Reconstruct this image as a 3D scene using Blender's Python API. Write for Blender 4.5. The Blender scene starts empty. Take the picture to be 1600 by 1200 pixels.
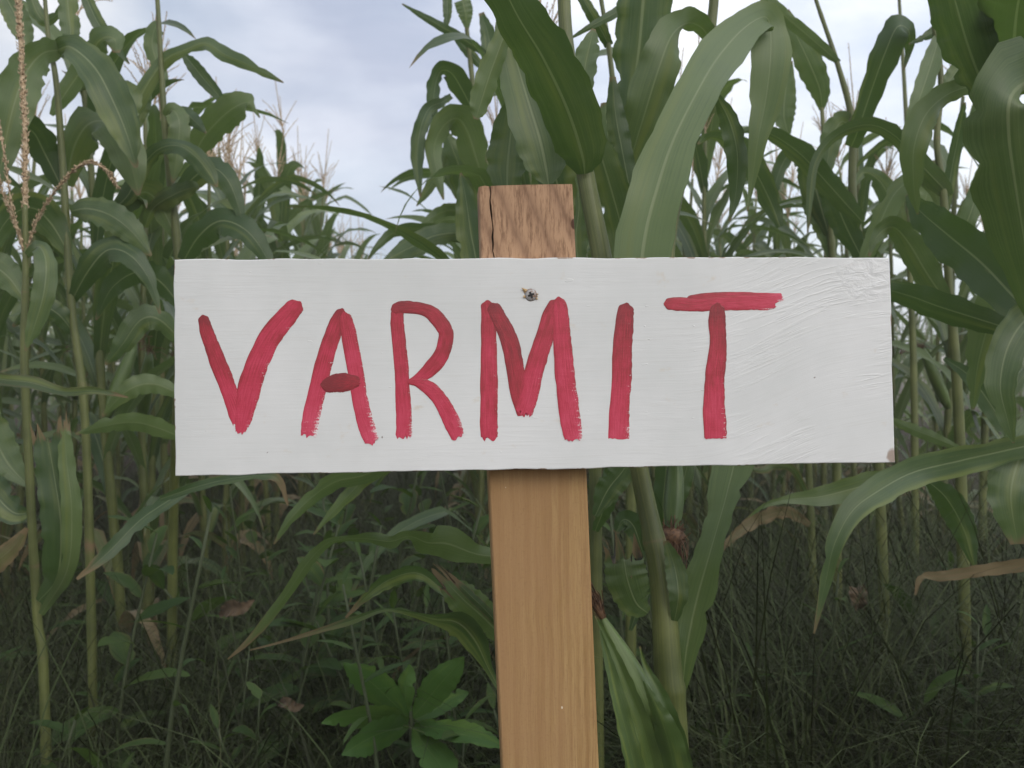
import bpy, bmesh, math, random
import numpy as np
from mathutils import Vector, Matrix

# ------------------------------------------------------------------ camera, sky, sun
sc = bpy.context.scene
COL = sc.collection
F = 1505.0                                   # focal length in pixels of a 1600 px wide picture
PITCH = math.radians(-1.0)
CAMZ = 1.0
cd = bpy.data.cameras.new('camera'); cam = bpy.data.objects.new('camera', cd); COL.objects.link(cam)
cam.location = (0, 0, CAMZ); cam.rotation_euler = (math.radians(90) + PITCH, 0, 0)
cd.sensor_width = 36; cd.lens = F / 1600 * 36
cd.clip_start = 0.05; cd.clip_end = 2000
cd.dof.use_dof = True; cd.dof.focus_distance = 0.9; cd.dof.aperture_fstop = 13
sc.camera = cam

SUN_EL, SUN_AZ = math.radians(38), math.radians(152)     # azimuth clockwise from +y: behind the camera, to the right
w = bpy.data.worlds.new('World'); sc.world = w; w.use_nodes = True
nt = w.node_tree; nt.nodes.clear()
def N(t, kind, **kw):
    n = t.nodes.new(kind)
    for k, v in kw.items(): setattr(n, k, v)
    return n
def L(t, a, b): t.links.new(a, b)
out = N(nt, 'ShaderNodeOutputWorld'); bg = N(nt, 'ShaderNodeBackground'); L(nt, bg.outputs[0], out.inputs[0])
sky = N(nt, 'ShaderNodeTexSky', sky_type='NISHITA', sun_disc=False)
sky.sun_elevation = SUN_EL; sky.sun_rotation = SUN_AZ; sky.air_density = 1.0; sky.dust_density = 2.0
tc = N(nt, 'ShaderNodeTexCoord')
mp = N(nt, 'ShaderNodeMapping'); mp.inputs['Scale'].default_value = (2.2, 2.2, 5.0); mp.inputs['Location'].default_value = (0.35, 0.1, 0.42)
L(nt, tc.outputs['Generated'], mp.inputs[0])
nz = N(nt, 'ShaderNodeTexNoise'); nz.inputs['Scale'].default_value = 1.1; nz.inputs['Detail'].default_value = 7; nz.inputs['Roughness'].default_value = .52; nz.inputs['Distortion'].default_value = .35
L(nt, mp.outputs[0], nz.inputs['Vector'])
rp = N(nt, 'ShaderNodeValToRGB'); rp.color_ramp.elements[0].position = .36; rp.color_ramp.elements[0].color = (.45, .45, .45, 1)
rp.color_ramp.elements[1].position = .66; rp.color_ramp.elements[1].color = (1, 1, 1, 1)
L(nt, nz.outputs[0], rp.inputs[0])
# cloud colour: grey-violet where thick, white where thin
mp2 = N(nt, 'ShaderNodeMapping'); mp2.inputs['Scale'].default_value = (1.3, 1.3, 3.2); mp2.inputs['Location'].default_value = (1.9, .4, .1)
L(nt, tc.outputs['Generated'], mp2.inputs[0])
nz2 = N(nt, 'ShaderNodeTexNoise'); nz2.inputs['Scale'].default_value = 1.6; nz2.inputs['Detail'].default_value = 6; nz2.inputs['Roughness'].default_value = .5
L(nt, mp2.outputs[0], nz2.inputs['Vector'])
rp2 = N(nt, 'ShaderNodeValToRGB')
rp2.color_ramp.elements[0].position = .35; rp2.color_ramp.elements[0].color = (.48, .52, .64, 1)
rp2.color_ramp.elements[1].position = .62; rp2.color_ramp.elements[1].color = (1.0, 1.0, 1.0, 1)
e = rp2.color_ramp.elements.new(.5); e.color = (.74, .78, .87, 1)
L(nt, nz2.outputs[0], rp2.inputs[0])
vm = N(nt, 'ShaderNodeVectorMath', operation='SCALE'); vm.inputs['Scale'].default_value = 10.6; L(nt, rp2.outputs[0], vm.inputs[0])
mx = N(nt, 'ShaderNodeMix', data_type='RGBA'); L(nt, rp.outputs[0], mx.inputs['Factor']); L(nt, sky.outputs[0], mx.inputs[6]); L(nt, vm.outputs[0], mx.inputs[7])
dt = N(nt, 'ShaderNodeVectorMath', operation='DOT_PRODUCT'); L(nt, tc.outputs['Generated'], dt.inputs[0]); dt.inputs[1].default_value = (.88, -.30, .36)
gl = N(nt, 'ShaderNodeMapRange'); L(nt, dt.outputs['Value'], gl.inputs[0])
for i_, v_ in enumerate((-.75, .95, .86, 1.75)): gl.inputs[1 + i_].default_value = v_
gs = N(nt, 'ShaderNodeVectorMath', operation='SCALE'); L(nt, mx.outputs[2], gs.inputs[0]); L(nt, gl.outputs[0], gs.inputs['Scale'])     # thin cloud glows more towards the veiled sun
L(nt, gs.outputs[0], bg.inputs[0]); bg.inputs[1].default_value = 0.10

sd = bpy.data.lights.new('sun', 'SUN'); sd.energy = .72; sd.angle = math.radians(30); sd.color = (1, .95, .87)
so = bpy.data.objects.new('sun', sd); COL.objects.link(so)
sdir = Vector((math.sin(SUN_AZ) * math.cos(SUN_EL), math.cos(SUN_AZ) * math.cos(SUN_EL), math.sin(SUN_EL)))
so.rotation_euler = sdir.to_track_quat('Z', 'Y').to_euler(); so.location = sdir * 30

vs = sc.view_settings
vs.view_transform = 'Standard'; vs.look = 'None'; vs.gamma = 1; vs.use_curve_mapping = False; vs.exposure = 0.13
sc.cycles.max_bounces = 6; sc.cycles.transparent_max_bounces = 6

# ------------------------------------------------------------------ helpers
rnd = random.Random(7)
cp_, sp_ = math.cos(PITCH), math.sin(PITCH)
def at(px, py, d):                            # a point of the place seen at that pixel, d metres ahead
    X = (px - 800) / F * d; U = (600 - py) / F * d
    return np.array([X, d * cp_ - U * sp_, CAMZ + d * sp_ + U * cp_])
def ray(px, py):
    return at(px, py, 1.0) - np.array([0, 0, CAMZ])
CAMP = np.array([0, 0, CAMZ])

def spline(P, n):
    P = np.asarray(P, float); k = len(P)
    if k == 2:
        t = np.linspace(0, 1, n)[:, None]; return P[0] * (1 - t) + P[1] * t
    Q = np.vstack([2 * P[0] - P[1], P, 2 * P[-1] - P[-2]])
    s = np.linspace(0, k - 1, n); i = np.minimum(s.astype(int), k - 2); t = (s - i)[:, None]
    a, b, c, d = Q[i], Q[i + 1], Q[i + 2], Q[i + 3]
    return .5 * (2 * b + (c - a) * t + (2 * a - 5 * b + 4 * c - d) * t ** 2 + (3 * b - a - 3 * c + d) * t ** 3)
def unit(v):
    return v / np.maximum(np.linalg.norm(v, axis=-1, keepdims=True), 1e-9)
def link(name, me, parent=None, mat=None):
    o = bpy.data.objects.new(name, me); COL.objects.link(o)
    if parent is not None: o.parent = parent
    if mat is not None and me is not None and not me.materials: me.materials.append(mat)
    return o
def tag(o, label=None, cat=None, group=None, kind=None):
    if label: o['label'] = label
    if cat: o['category'] = cat
    if group: o['group'] = group
    if kind: o['kind'] = kind
    return o
def thing(name, loc, label, cat, group=None):
    o = bpy.data.objects.new(name, None); COL.objects.link(o); o.location = loc; o.empty_display_size = .05
    return tag(o, label, cat, group)

class MB:                                     # collects vertices, faces, uv and one float attribute
    def __init__(s): s.v = []; s.f = []; s.uv = []; s.a = []; s.n = 0
    def add(s, V, Fc, UV=None, A=None):
        V = np.asarray(V, float); k = len(V)
        s.v.append(V); s.f += [tuple(i + s.n for i in f) for f in Fc]
        s.uv.append(np.zeros((k, 2)) if UV is None else np.asarray(UV, float))
        s.a.append(np.zeros(k) if A is None else np.asarray(A, float)); s.n += k
    def mesh(s, name, origin=None, smooth=True, mat=None):
        V = np.vstack(s.v)
        if origin is not None: V = V - np.asarray(origin)
        me = bpy.data.meshes.new(name); me.from_pydata(V.tolist(), [], s.f)
        UV = np.vstack(s.uv); A = np.concatenate(s.a)
        li = np.zeros(len(me.loops), np.int32); me.loops.foreach_get('vertex_index', li)
        ul = me.uv_layers.new(name='UVMap'); ul.data.foreach_set('uv', UV[li].astype(np.float32).ravel())
        at_ = me.attributes.new('dry', 'FLOAT', 'POINT'); at_.data.foreach_set('value', A.astype(np.float32))
        if smooth: me.polygons.foreach_set('use_smooth', np.ones(len(me.polygons), bool))
        if mat: me.materials.append(mat)
        me.update(); return me

def gridfaces(n, m, close=False):
    f = []
    for i in range(n - 1):
        for j in range(m if close else m - 1):
            k = (j + 1) % m
            f.append((i * m + j, i * m + k, (i + 1) * m + k, (i + 1) * m + j))
    return f
def frames(C):
    T = unit(np.gradient(C, axis=0)); ref = np.array([.13, 1, .09]) if abs(T[0][2]) > .7 else np.array([0, 0, 1.])
    U = np.zeros_like(C); u = unit(np.cross(T[0], ref))
    for i in range(len(C)):
        u = unit(u - T[i] * np.dot(u, T[i])); U[i] = u
    return T, U, np.cross(T, U)
def tube(mb, C, r, sides=8, dry=0.0, cap=True):
    C = np.asarray(C, float); n = len(C); r = np.broadcast_to(np.asarray(r, float), (n,))
    T, U, V = frames(C); th = np.linspace(0, 2 * math.pi, sides, endpoint=False)
    P = C[:, None] + r[:, None, None] * (np.cos(th)[None, :, None] * U[:, None] + np.sin(th)[None, :, None] * V[:, None])
    uv = np.stack(np.meshgrid(np.linspace(0, 1, n), th / 6.283, indexing='ij'), -1).reshape(-1, 2)
    f = gridfaces(n, sides, True)
    if cap: f += [tuple(range(sides))[::-1], tuple((n - 1) * sides + j for j in range(sides))]
    mb.add(P.reshape(-1, 3), f, uv, np.full(n * sides, dry) if np.isscalar(dry) else np.repeat(dry, sides))

# leaf blade: centreline C, half widths hw, width direction Wd, normal Nn
def blade(mb, C, Wd, Nn, hw, seed, nv=7, fold=.18, ruf=.12, rfreq=5, dry=0.0, tip=0.15, torn=False, uoff=0.0):
    r = np.random.RandomState(seed); n = len(C); t = np.linspace(0, 1, n); s = np.linspace(-1, 1, nv)
    ph = r.uniform(0, 6.28, 4); k = rfreq * r.uniform(.8, 1.2)
    edge = np.abs(s)[None] ** 2
    wave = np.where(s[None] > 0, np.sin(k * 6.28 * t[:, None] + ph[0]) + .5 * np.sin(2.3 * k * 6.28 * t[:, None] + ph[1]),
                    np.sin(k * 1.13 * 6.28 * t[:, None] + ph[2]) + .5 * np.sin(2.1 * k * 6.28 * t[:, None] + ph[3]))
    h = hw[:, None]
    off = h * (fold * np.abs(s)[None] ** 1.2) + h * ruf * edge * wave
    jag = 1 + (.045 * np.sin(9 * 6.28 * t + ph[1]) + .02 * np.sin(23 * t * 6.28 + ph[2]))[:, None] * edge
    for _ in range(r.randint(0, 5)):
        sd_, dp, wd_ = r.choice([-1, 1]), r.uniform(.12, .45), r.uniform(.012, .035)
        jag = jag - dp * np.exp(-((t - r.uniform(.12, .95)) / wd_) ** 2)[:, None] * edge * (np.sign(s)[None] == sd_)
    P = C[:, None] + (h * s[None] * jag)[..., None] * Wd[:, None] + off[..., None] * Nn[:, None]
    if torn:
        Tn = unit(np.gradient(C, axis=0))
        P[-1] += Tn[-1] * (r.uniform(-.03, .03, nv))[:, None]; P[-2] += Tn[-1] * (r.uniform(-.012, .012, nv))[:, None]
    uv = np.stack(np.meshgrid(t, (s + 1) / 2, indexing='ij'), -1).reshape(-1, 2)
    D = np.clip(dry + np.clip((t[:, None] - 1 + tip) / max(tip, 1e-3), 0, 1) * .6 * (tip > 0) + 0 * s[None], 0, 1)
    mb.add(P.reshape(-1, 3), gridfaces(n, nv), uv, D.ravel())

# ------------------------------------------------------------------ materials
def newmat(name):
    m = bpy.data.materials.new(name); m.use_nodes = True; t = m.node_tree; t.nodes.clear()
    o = N(t, 'ShaderNodeOutputMaterial'); p = N(t, 'ShaderNodeBsdfPrincipled'); L(t, p.outputs[0], o.inputs[0])
    return m, t, p, o
def noise(t, vec, scale, detail=4, rough=.55, dist=0, dims='3D'):
    n = N(t, 'ShaderNodeTexNoise'); n.inputs['Scale'].default_value = scale; n.inputs['Detail'].default_value = detail
    n.inputs['Roughness'].default_value = rough; n.inputs['Distortion'].default_value = dist
    if vec is not None: L(t, vec, n.inputs['Vector'])
    return n.outputs[0]
def mapping(t, vec, scale=(1, 1, 1), rot=(0, 0, 0), loc=(0, 0, 0)):
    m = N(t, 'ShaderNodeMapping'); m.inputs['Scale'].default_value = scale; m.inputs['Rotation'].default_value = rot; m.inputs['Location'].default_value = loc
    L(t, vec, m.inputs[0]); return m.outputs[0]
def math_(t, op, a, b=None, c=None, clamp=False):
    n = N(t, 'ShaderNodeMath', operation=op); n.use_clamp = clamp
    for i, x in enumerate((a, b, c)):
        if x is None: continue
        if isinstance(x, (int, float)): n.inputs[i].default_value = x
        else: L(t, x, n.inputs[i])
    return n.outputs[0]
def maprange(t, x, a, b, c=0, d=1, smooth=True):
    n = N(t, 'ShaderNodeMapRange'); n.interpolation_type = 'SMOOTHSTEP' if smooth else 'LINEAR'
    L(t, x, n.inputs[0])
    for i, v in enumerate((a, b, c, d)): n.inputs[1 + i].default_value = v
    return n.outputs[0]
def mix(t, fac, a, b):
    n = N(t, 'ShaderNodeMix', data_type='RGBA')
    if isinstance(fac, (int, float)): n.inputs[0].default_value = fac
    else: L(t, fac, n.inputs[0])
    for i, x in ((6, a), (7, b)):
        if isinstance(x, tuple): n.inputs[i].default_value = (*x, 1) if len(x) == 3 else x
        else: L(t, x, n.inputs[i])
    return n.outputs[2]
def bump(t, p, h, strength=.3, dist=.001, prev=None):
    b = N(t, 'ShaderNodeBump'); b.inputs['Strength'].default_value = strength; b.inputs['Distance'].default_value = dist
    L(t, h, b.inputs['Height'])
    if prev is not None: L(t, prev, b.inputs['Normal'])
    L(t, b.outputs[0], p.inputs['Normal']); return b.outputs[0]

def leaf_material(name, dark, light, rib, dryc=(.25, .18, .085), trans=.25, rough=.42, ribw=.085, vein=.5):
    m, t, p, o = newmat(name)
    uv = N(t, 'ShaderNodeUVMap').outputs[0]; sx = N(t, 'ShaderNodeSeparateXYZ'); L(t, uv, sx.inputs[0]); u, v = sx.outputs[0], sx.outputs[1]
    oi = N(t, 'ShaderNodeObjectInfo'); geo = N(t, 'ShaderNodeNewGeometry')
    a = math_(t, 'MULTIPLY', math_(t, 'ABSOLUTE', math_(t, 'SUBTRACT', v, .5)), 2)
    wrib = math_(t, 'MULTIPLY_ADD', u, -ribw * .8, ribw)
    ribm = math_(t, 'SUBTRACT', 1, math_(t, 'DIVIDE', a, wrib), clamp=True)
    ribm = maprange(t, ribm, 0, .55)
    vec = mapping(t, uv, (2.2, 46, 1)); cb = N(t, 'ShaderNodeCombineXYZ'); L(t, math_(t, 'MULTIPLY', oi.outputs['Random'], 40), cb.inputs[2])
    ad = N(t, 'ShaderNodeVectorMath', operation='ADD'); L(t, vec, ad.inputs[0]); L(t, cb.outputs[0], ad.inputs[1])
    st = noise(t, ad.outputs[0], 1, 3, .6)
    big = noise(t, geo.outputs['Position'], 9, 4, .6)
    st2 = noise(t, mapping(t, ad.outputs[0], (1, 2.6, 1)), 1, 3, .6)
    f = math_(t, 'ADD', math_(t, 'ADD', math_(t, 'MULTIPLY', st, .5), math_(t, 'MULTIPLY', st2, .3)), math_(t, 'MULTIPLY', big, .5)); f = math_(t, 'SUBTRACT', f, .12)
    f = math_(t, 'ADD', f, math_(t, 'MULTIPLY_ADD', oi.outputs['Random'], .5, -.3))
    c = mix(t, maprange(t, f, .3, .8), dark, light)
    hue = noise(t, mapping(t, ad.outputs[0], (.5, .05, 1), loc=(7, 3, 0)), 1, 3, .6)
    c = mix(t, maprange(t, hue, .5, .75), c, tuple(min(1, x * q) for x, q in zip(light, (1.25, 1.08, .8))))
    c = mix(t, math_(t, 'MULTIPLY', ribm, math_(t, 'MULTIPLY_ADD', big, .6, .35)), c, rib)
    sp = maprange(t, noise(t, mapping(t, ad.outputs[0], (6, .45, 1)), 1, 3, .7), .68, .74); c = mix(t, math_(t, 'MULTIPLY', sp, .55), c, (.22, .19, .08))
    at_ = N(t, 'ShaderNodeAttribute', attribute_name='dry')
    dn = noise(t, ad.outputs[0], .8, 5, .65)
    dm = math_(t, 'MULTIPLY_ADD', dn, .9, -.45)
    edge = math_(t, 'MULTIPLY', math_(t, 'POWER', a, 4), .18)
    dm = math_(t, 'ADD', math_(t, 'ADD', at_.outputs['Fac'], dm), edge)
    dm = maprange(t, dm, .38, .62)
    c2 = mix(t, dn, tuple(x * .55 for x in dryc), dryc)
    c = mix(t, dm, c, c2)
    L(t, c, p.inputs['Base Color'])
    L(t, math_(t, 'ADD', math_(t, 'MULTIPLY_ADD', big, .2, rough - .1), math_(t, 'MULTIPLY', dm, .3)), p.inputs['Roughness'])
    p.inputs['Specular IOR Level'].default_value = .6; p.inputs['Sheen Weight'].default_value = .12; p.inputs['Sheen Roughness'].default_value = .5
    bump(t, p, math_(t, 'ADD', math_(t, 'MULTIPLY', st, vein), math_(t, 'MULTIPLY', ribm, -.6)), .35, .0012)
    tr = N(t, 'ShaderNodeBsdfTranslucent'); tcg = mix(t, .55, c, (.16, .27, .04)); tcg = mix(t, dm, tcg, c); L(t, tcg, tr.inputs[0])
    ms = N(t, 'ShaderNodeMixShader'); ms.inputs[0].default_value = trans
    L(t, p.outputs[0], ms.inputs[1]); L(t, tr.outputs[0], ms.inputs[2]); L(t, ms.outputs[0], o.inputs[0])
    return m
M_LEAF = leaf_material('corn_leaf', (.032, .068, .017), (.120, .172, .056), (.25, .29, .14), rough=.48, trans=.34)
M_STALK, t, p, o = newmat('corn_stalk')
geo = N(t, 'ShaderNodeNewGeometry'); uvs = N(t, 'ShaderNodeUVMap').outputs[0]
st = noise(t, mapping(t, uvs, (5, 40, 1)), 1, 4, .6); bg_ = noise(t, geo.outputs['Position'], 14, 4)
c = mix(t, maprange(t, math_(t, 'ADD', math_(t, 'MULTIPLY', st, .5), math_(t, 'MULTIPLY', bg_, .5)), .35, .7), (.060, .076, .018), (.145, .16, .045))
at_ = N(t, 'ShaderNodeAttribute', attribute_name='dry')
c = mix(t, maprange(t, math_(t, 'ADD', at_.outputs['Fac'], math_(t, 'MULTIPLY_ADD', bg_, .8, -.4)), .4, .7), c, (.20, .12, .07))
L(t, c, p.inputs['Base Color']); p.inputs['Roughness'].default_value = .5; bump(t, p, st, .3, .001)
M_TASSEL, t, p, o = newmat('corn_tassel')
geo = N(t, 'ShaderNodeNewGeometry'); q = noise(t, geo.outputs['Position'], 120, 3)
L(t, mix(t, maprange(t, q, .35, .7), (.33, .23, .13), (.56, .43, .28)), p.inputs['Base Color']); p.inputs['Roughness'].default_value = .8
M_DEAD = leaf_material('dead_leaf', (.09, .06, .03), (.12, .08, .04), (.14, .10, .05), dryc=(.12, .08, .042), trans=.1, rough=.7)
M_HUSK = leaf_material('corn_husk', (.050, .092, .018), (.115, .175, .04), (.2, .3, .08), trans=.15, ribw=.01, vein=1.0)
M_SILK, t, p, o = newmat('corn_silk')
geo = N(t, 'ShaderNodeNewGeometry'); q = noise(t, geo.outputs['Position'], 200, 3)
L(t, mix(t, maprange(t, q, .3, .7), (.06, .03, .015), (.18, .095, .045)), p.inputs['Base Color']); p.inputs['Roughness'].default_value = .75
M_WEED = leaf_material('weed_leaf', (.022, .050, .010), (.052, .092, .020), (.07, .11, .03), trans=.25, ribw=.06, vein=.4, rough=.62)
for n_ in M_WEED.node_tree.nodes:
    if n_.type == 'BSDF_PRINCIPLED': n_.inputs['Specular IOR Level'].default_value = .25; n_.inputs['Sheen Weight'].default_value = 0
M_WSTEM, t, p, o = newmat('weed_stem'); p.inputs['Base Color'].default_value = (.045, .06, .022, 1); p.inputs['Roughness'].default_value = .7
M_MILK = leaf_material('young_weed_leaf', (.045, .105, .020), (.075, .15, .032), (.11, .17, .055), trans=.25, ribw=.05, vein=.4, rough=.6)
for n_ in M_MILK.node_tree.nodes:
    if n_.type == 'BSDF_PRINCIPLED': n_.inputs['Specular IOR Level'].default_value = .3; n_.inputs['Sheen Weight'].default_value = 0

M_GRASS, t, p, o = newmat('grass_blade')
at_ = N(t, 'ShaderNodeAttribute', attribute_name='dry')
cr = N(t, 'ShaderNodeValToRGB'); L(t, at_.outputs['Fac'], cr.inputs[0])
cr.color_ramp.elements[0].color = (.018, .020, .007, 1); cr.color_ramp.elements[1].color = (.12, .08, .045, 1); cr.color_ramp.elements[1].position = 1
e = cr.color_ramp.elements.new(.7); e.color = (.036, .054, .013, 1)
e = cr.color_ramp.elements.new(.86); e.color = (.085, .10, .04, 1)
L(t, cr.outputs[0], p.inputs['Base Color']); p.inputs['Roughness'].default_value = .6; p.inputs['Specular IOR Level'].default_value = .2

M_SOIL, t, p, o = newmat('soil')
geo = N(t, 'ShaderNodeNewGeometry'); q = noise(t, geo.outputs['Position'], 3, 8, .65); q2 = noise(t, geo.outputs['Position'], 40, 5, .6)
c = mix(t, maprange(t, q, .35, .7), (.016, .011, .007), (.035, .026, .015)); c = mix(t, maprange(t, q, .5, .75), c, (.020, .030, .010))
L(t, c, p.inputs['Base Color']); p.inputs['Roughness'].default_value = .95; p.inputs['Specular IOR Level'].default_value = .1; bump(t, p, q2, .8, .02)

# white paint over a grained board (object coordinates in metres)
M_BOARD, t, p, o = newmat('white_paint')
oc = N(t, 'ShaderNodeTexCoord').outputs['Object']
sx = N(t, 'ShaderNodeSeparateXYZ'); L(t, oc, sx.inputs[0]); X, Y, Z = sx.outputs
right = maprange(t, X, .12, .27)
warp = N(t, 'ShaderNodeVectorMath', operation='ADD'); L(t, oc, warp.inputs[0])
cb = N(t, 'ShaderNodeCombineXYZ'); L(t, math_(t, 'MULTIPLY', math_(t, 'MULTIPLY', right, X), -.16), cb.inputs[2]); L(t, cb.outputs[0], warp.inputs[1])
gr = noise(t, mapping(t, warp.outputs[0], (7, 1, 230)), 1, 5, .6)
gr2 = noise(t, mapping(t, warp.outputs[0], (16, 1, 620)), 1, 3, .55)
ridge = noise(t, mapping(t, warp.outputs[0], (9, 1, 95), loc=(3, 0, 1)), 1, 4, .6, .6)
ridge = math_(t, 'SUBTRACT', 1, math_(t, 'MULTIPLY', math_(t, 'ABSOLUTE', math_(t, 'SUBTRACT', ridge, .5)), 16), clamp=True)
kd = N(t, 'ShaderNodeVectorMath', operation='DISTANCE'); L(t, oc, kd.inputs[0]); kd.inputs[1].default_value = (.298, 0, .078)
knot = maprange(t, kd.outputs['Value'], .036, .012)
kn = noise(t, mapping(t, oc, (55, 55, 100)), 1, 5, .65, 1.2); kv = N(t, 'ShaderNodeTexVoronoi', feature='DISTANCE_TO_EDGE'); kv.inputs['Scale'].default_value = 55; L(t, warp.outputs[0], kv.inputs['Vector']); kn = math_(t, 'ADD', kn, maprange(t, kv.outputs[0], 0, .2, -.16, 0))
spots = maprange(t, noise(t, mapping(t, oc, (60, 1, 170)), 1, 2, .5), .71, .74)
area = maprange(t, noise(t, oc, 9, 3), .45, .6)
big = noise(t, oc, 5, 5, .6)
fine = noise(t, oc, 900, 2, .5)
c = mix(t, maprange(t, big, .3, .7), (.60, .605, .58), (.70, .698, .675))
c = mix(t, math_(t, 'MULTIPLY', maprange(t, gr2, .55, .72), .22), c, (.52, .50, .45))
stain = math_(t, 'MULTIPLY', maprange(t, noise(t, mapping(t, oc, (30, 1, 45), loc=(5, 0, 2)), 1, 4, .65), .62, .76), .55)
c = mix(t, stain, c, (.58, .50, .38))
dark = math_(t, 'MULTIPLY', maprange(t, noise(t, mapping(t, oc, (150, 1, 150), loc=(1, 0, 7)), 1, 1), .795, .815), .8)
c = mix(t, dark, c, (.16, .12, .10))
# bare chipped wood along the edges and at the lower right corner
ex = maprange(t, math_(t, 'SUBTRACT', .3235, math_(t, 'ABSOLUTE', X)), .004, .0); ez = maprange(t, math_(t, 'SUBTRACT', .0947, math_(t, 'ABSOLUTE', Z)), .0035, .0)
en = noise(t, mapping(t, oc, (60, 60, 60)), 1, 4, .65)
ed = maprange(t, math_(t, 'MULTIPLY', math_(t, 'MAXIMUM', ex, ez), en), .52, .58)
cd_ = N(t, 'ShaderNodeVectorMath', operation='DISTANCE'); L(t, oc, cd_.inputs[0]); cd_.inputs[1].default_value = (.3215, 0, -.089)
ed = math_(t, 'MAXIMUM', ed, math_(t, 'MULTIPLY', maprange(t, math_(t, 'MULTIPLY', cd_.outputs['Value'], math_(t, 'MULTIPLY_ADD', en, 1.2, .4)), .0072, .0042), .9))
c = mix(t, math_(t, 'MULTIPLY', ed, .8), c, (.22, .12, .06))
L(t, c, p.inputs['Base Color']); p.inputs['Roughness'].default_value = .5; p.inputs['Specular IOR Level'].default_value = .35
h = math_(t, 'ADD', math_(t, 'MULTIPLY', gr, .34), math_(t, 'MULTIPLY', gr2, .20))
h = math_(t, 'ADD', h, math_(t, 'MULTIPLY', math_(t, 'MULTIPLY', ridge, math_(t, 'MULTIPLY_ADD', right, .5, .10)), area))
h = math_(t, 'ADD', h, math_(t, 'MULTIPLY', math_(t, 'MULTIPLY', kn, knot), 4.5))
h = math_(t, 'ADD', h, math_(t, 'MULTIPLY', math_(t, 'MULTIPLY', spots, area), .8))
h = math_(t, 'ADD', h, math_(t, 'MULTIPLY', fine, .06))
bump(t, p, h, .42, .0009)

# bare wood of the post (object coordinates; z up the post, 0 at the board's centre)
M_POST, t, p, o = newmat('post_wood')
oc = N(t, 'ShaderNodeTexCoord').outputs['Object']
sx = N(t, 'ShaderNodeSeparateXYZ'); L(t, oc, sx.inputs[0]); X, Y, Z = sx.outputs
top = maprange(t, Z, -.02, .06)
wob = noise(t, mapping(t, oc, (18, 10, 6)), 1, 4, .6)
s = math_(t, 'ADD', math_(t, 'ADD', X, math_(t, 'MULTIPLY', Z, .42)), math_(t, 'MULTIPLY', wob, .022))
band = math_(t, 'PINGPONG', math_(t, 'MULTIPLY', s, 75), 1)
band = math_(t, 'POWER', band, 2.2)
fib = noise(t, mapping(t, oc, (330, 330, 55), rot=(0, math.radians(-12), 0)), 1, 4, .7)
cT = mix(t, math_(t, 'MULTIPLY', band, math_(t, 'MULTIPLY_ADD', wob, 1.2, .25)), (.43, .265, .155), (.24, .14, .085)); cT = mix(t, maprange(t, fib, .42, .72), cT, (.19, .105, .06))
wv_ = N(t, 'ShaderNodeVectorMath', operation='ADD'); L(t, oc, wv_.inputs[0]); cw = N(t, 'ShaderNodeCombineXYZ'); L(t, math_(t, 'MULTIPLY', noise(t, mapping(t, oc, (6, 6, 9)), 1, 3), .006), cw.inputs[0]); L(t, cw.outputs[0], wv_.inputs[1])
vg = noise(t, mapping(t, wv_.outputs[0], (170, 170, 3)), 1, 5, .65); vf = noise(t, mapping(t, wv_.outputs[0], (1100, 1100, 42)), 1, 4, .7); vb = noise(t, mapping(t, oc, (14, 14, 6)), 1, 5, .6)
vs_ = noise(t, oc, 420, 3, .6)
cB = mix(t, maprange(t, vg, .36, .66), (.41, .265, .112), (.29, .168, .064)); cB = mix(t, math_(t, 'MULTIPLY', maprange(t, vf, .46, .72), .6), cB, (.19, .108, .042))
cB = mix(t, math_(t, 'MULTIPLY', maprange(t, vb, .4, .7), .7), cB, (.33, .19, .09)); cB = mix(t, math_(t, 'MULTIPLY', maprange(t, vs_, .5, .75), .3), cB, (.22, .13, .06))
c = mix(t, top, cB, cT)
fl = maprange(t, noise(t, mapping(t, oc, (160, 160, 110)), 1, 1), .80, .815)
c = mix(t, fl, c, (.65, .56, .42))
kd = N(t, 'ShaderNodeVectorMath', operation='DISTANCE')
L(t, mapping(t, oc, (1, 0, .6)), kd.inputs[0]); kd.inputs[1].default_value = (.0325, 0, .0775)
kk = maprange(t, kd.outputs['Value'], .0036, .0024); c = mix(t, kk, c, (.075, .035, .02))
at_ = N(t, 'ShaderNodeAttribute', attribute_name='dry'); c = mix(t, at_.outputs['Fac'], c, (.03, .018, .012))
L(t, c, p.inputs['Base Color']); p.inputs['Roughness'].default_value = .75; p.inputs['Specular IOR Level'].default_value = .2
bump(t, p, math_(t, 'ADD', math_(t, 'MULTIPLY', fib, math_(t, 'MULTIPLY', top, 1.0)), math_(t, 'MULTIPLY', vf, .5)), .5, .0008)

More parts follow.
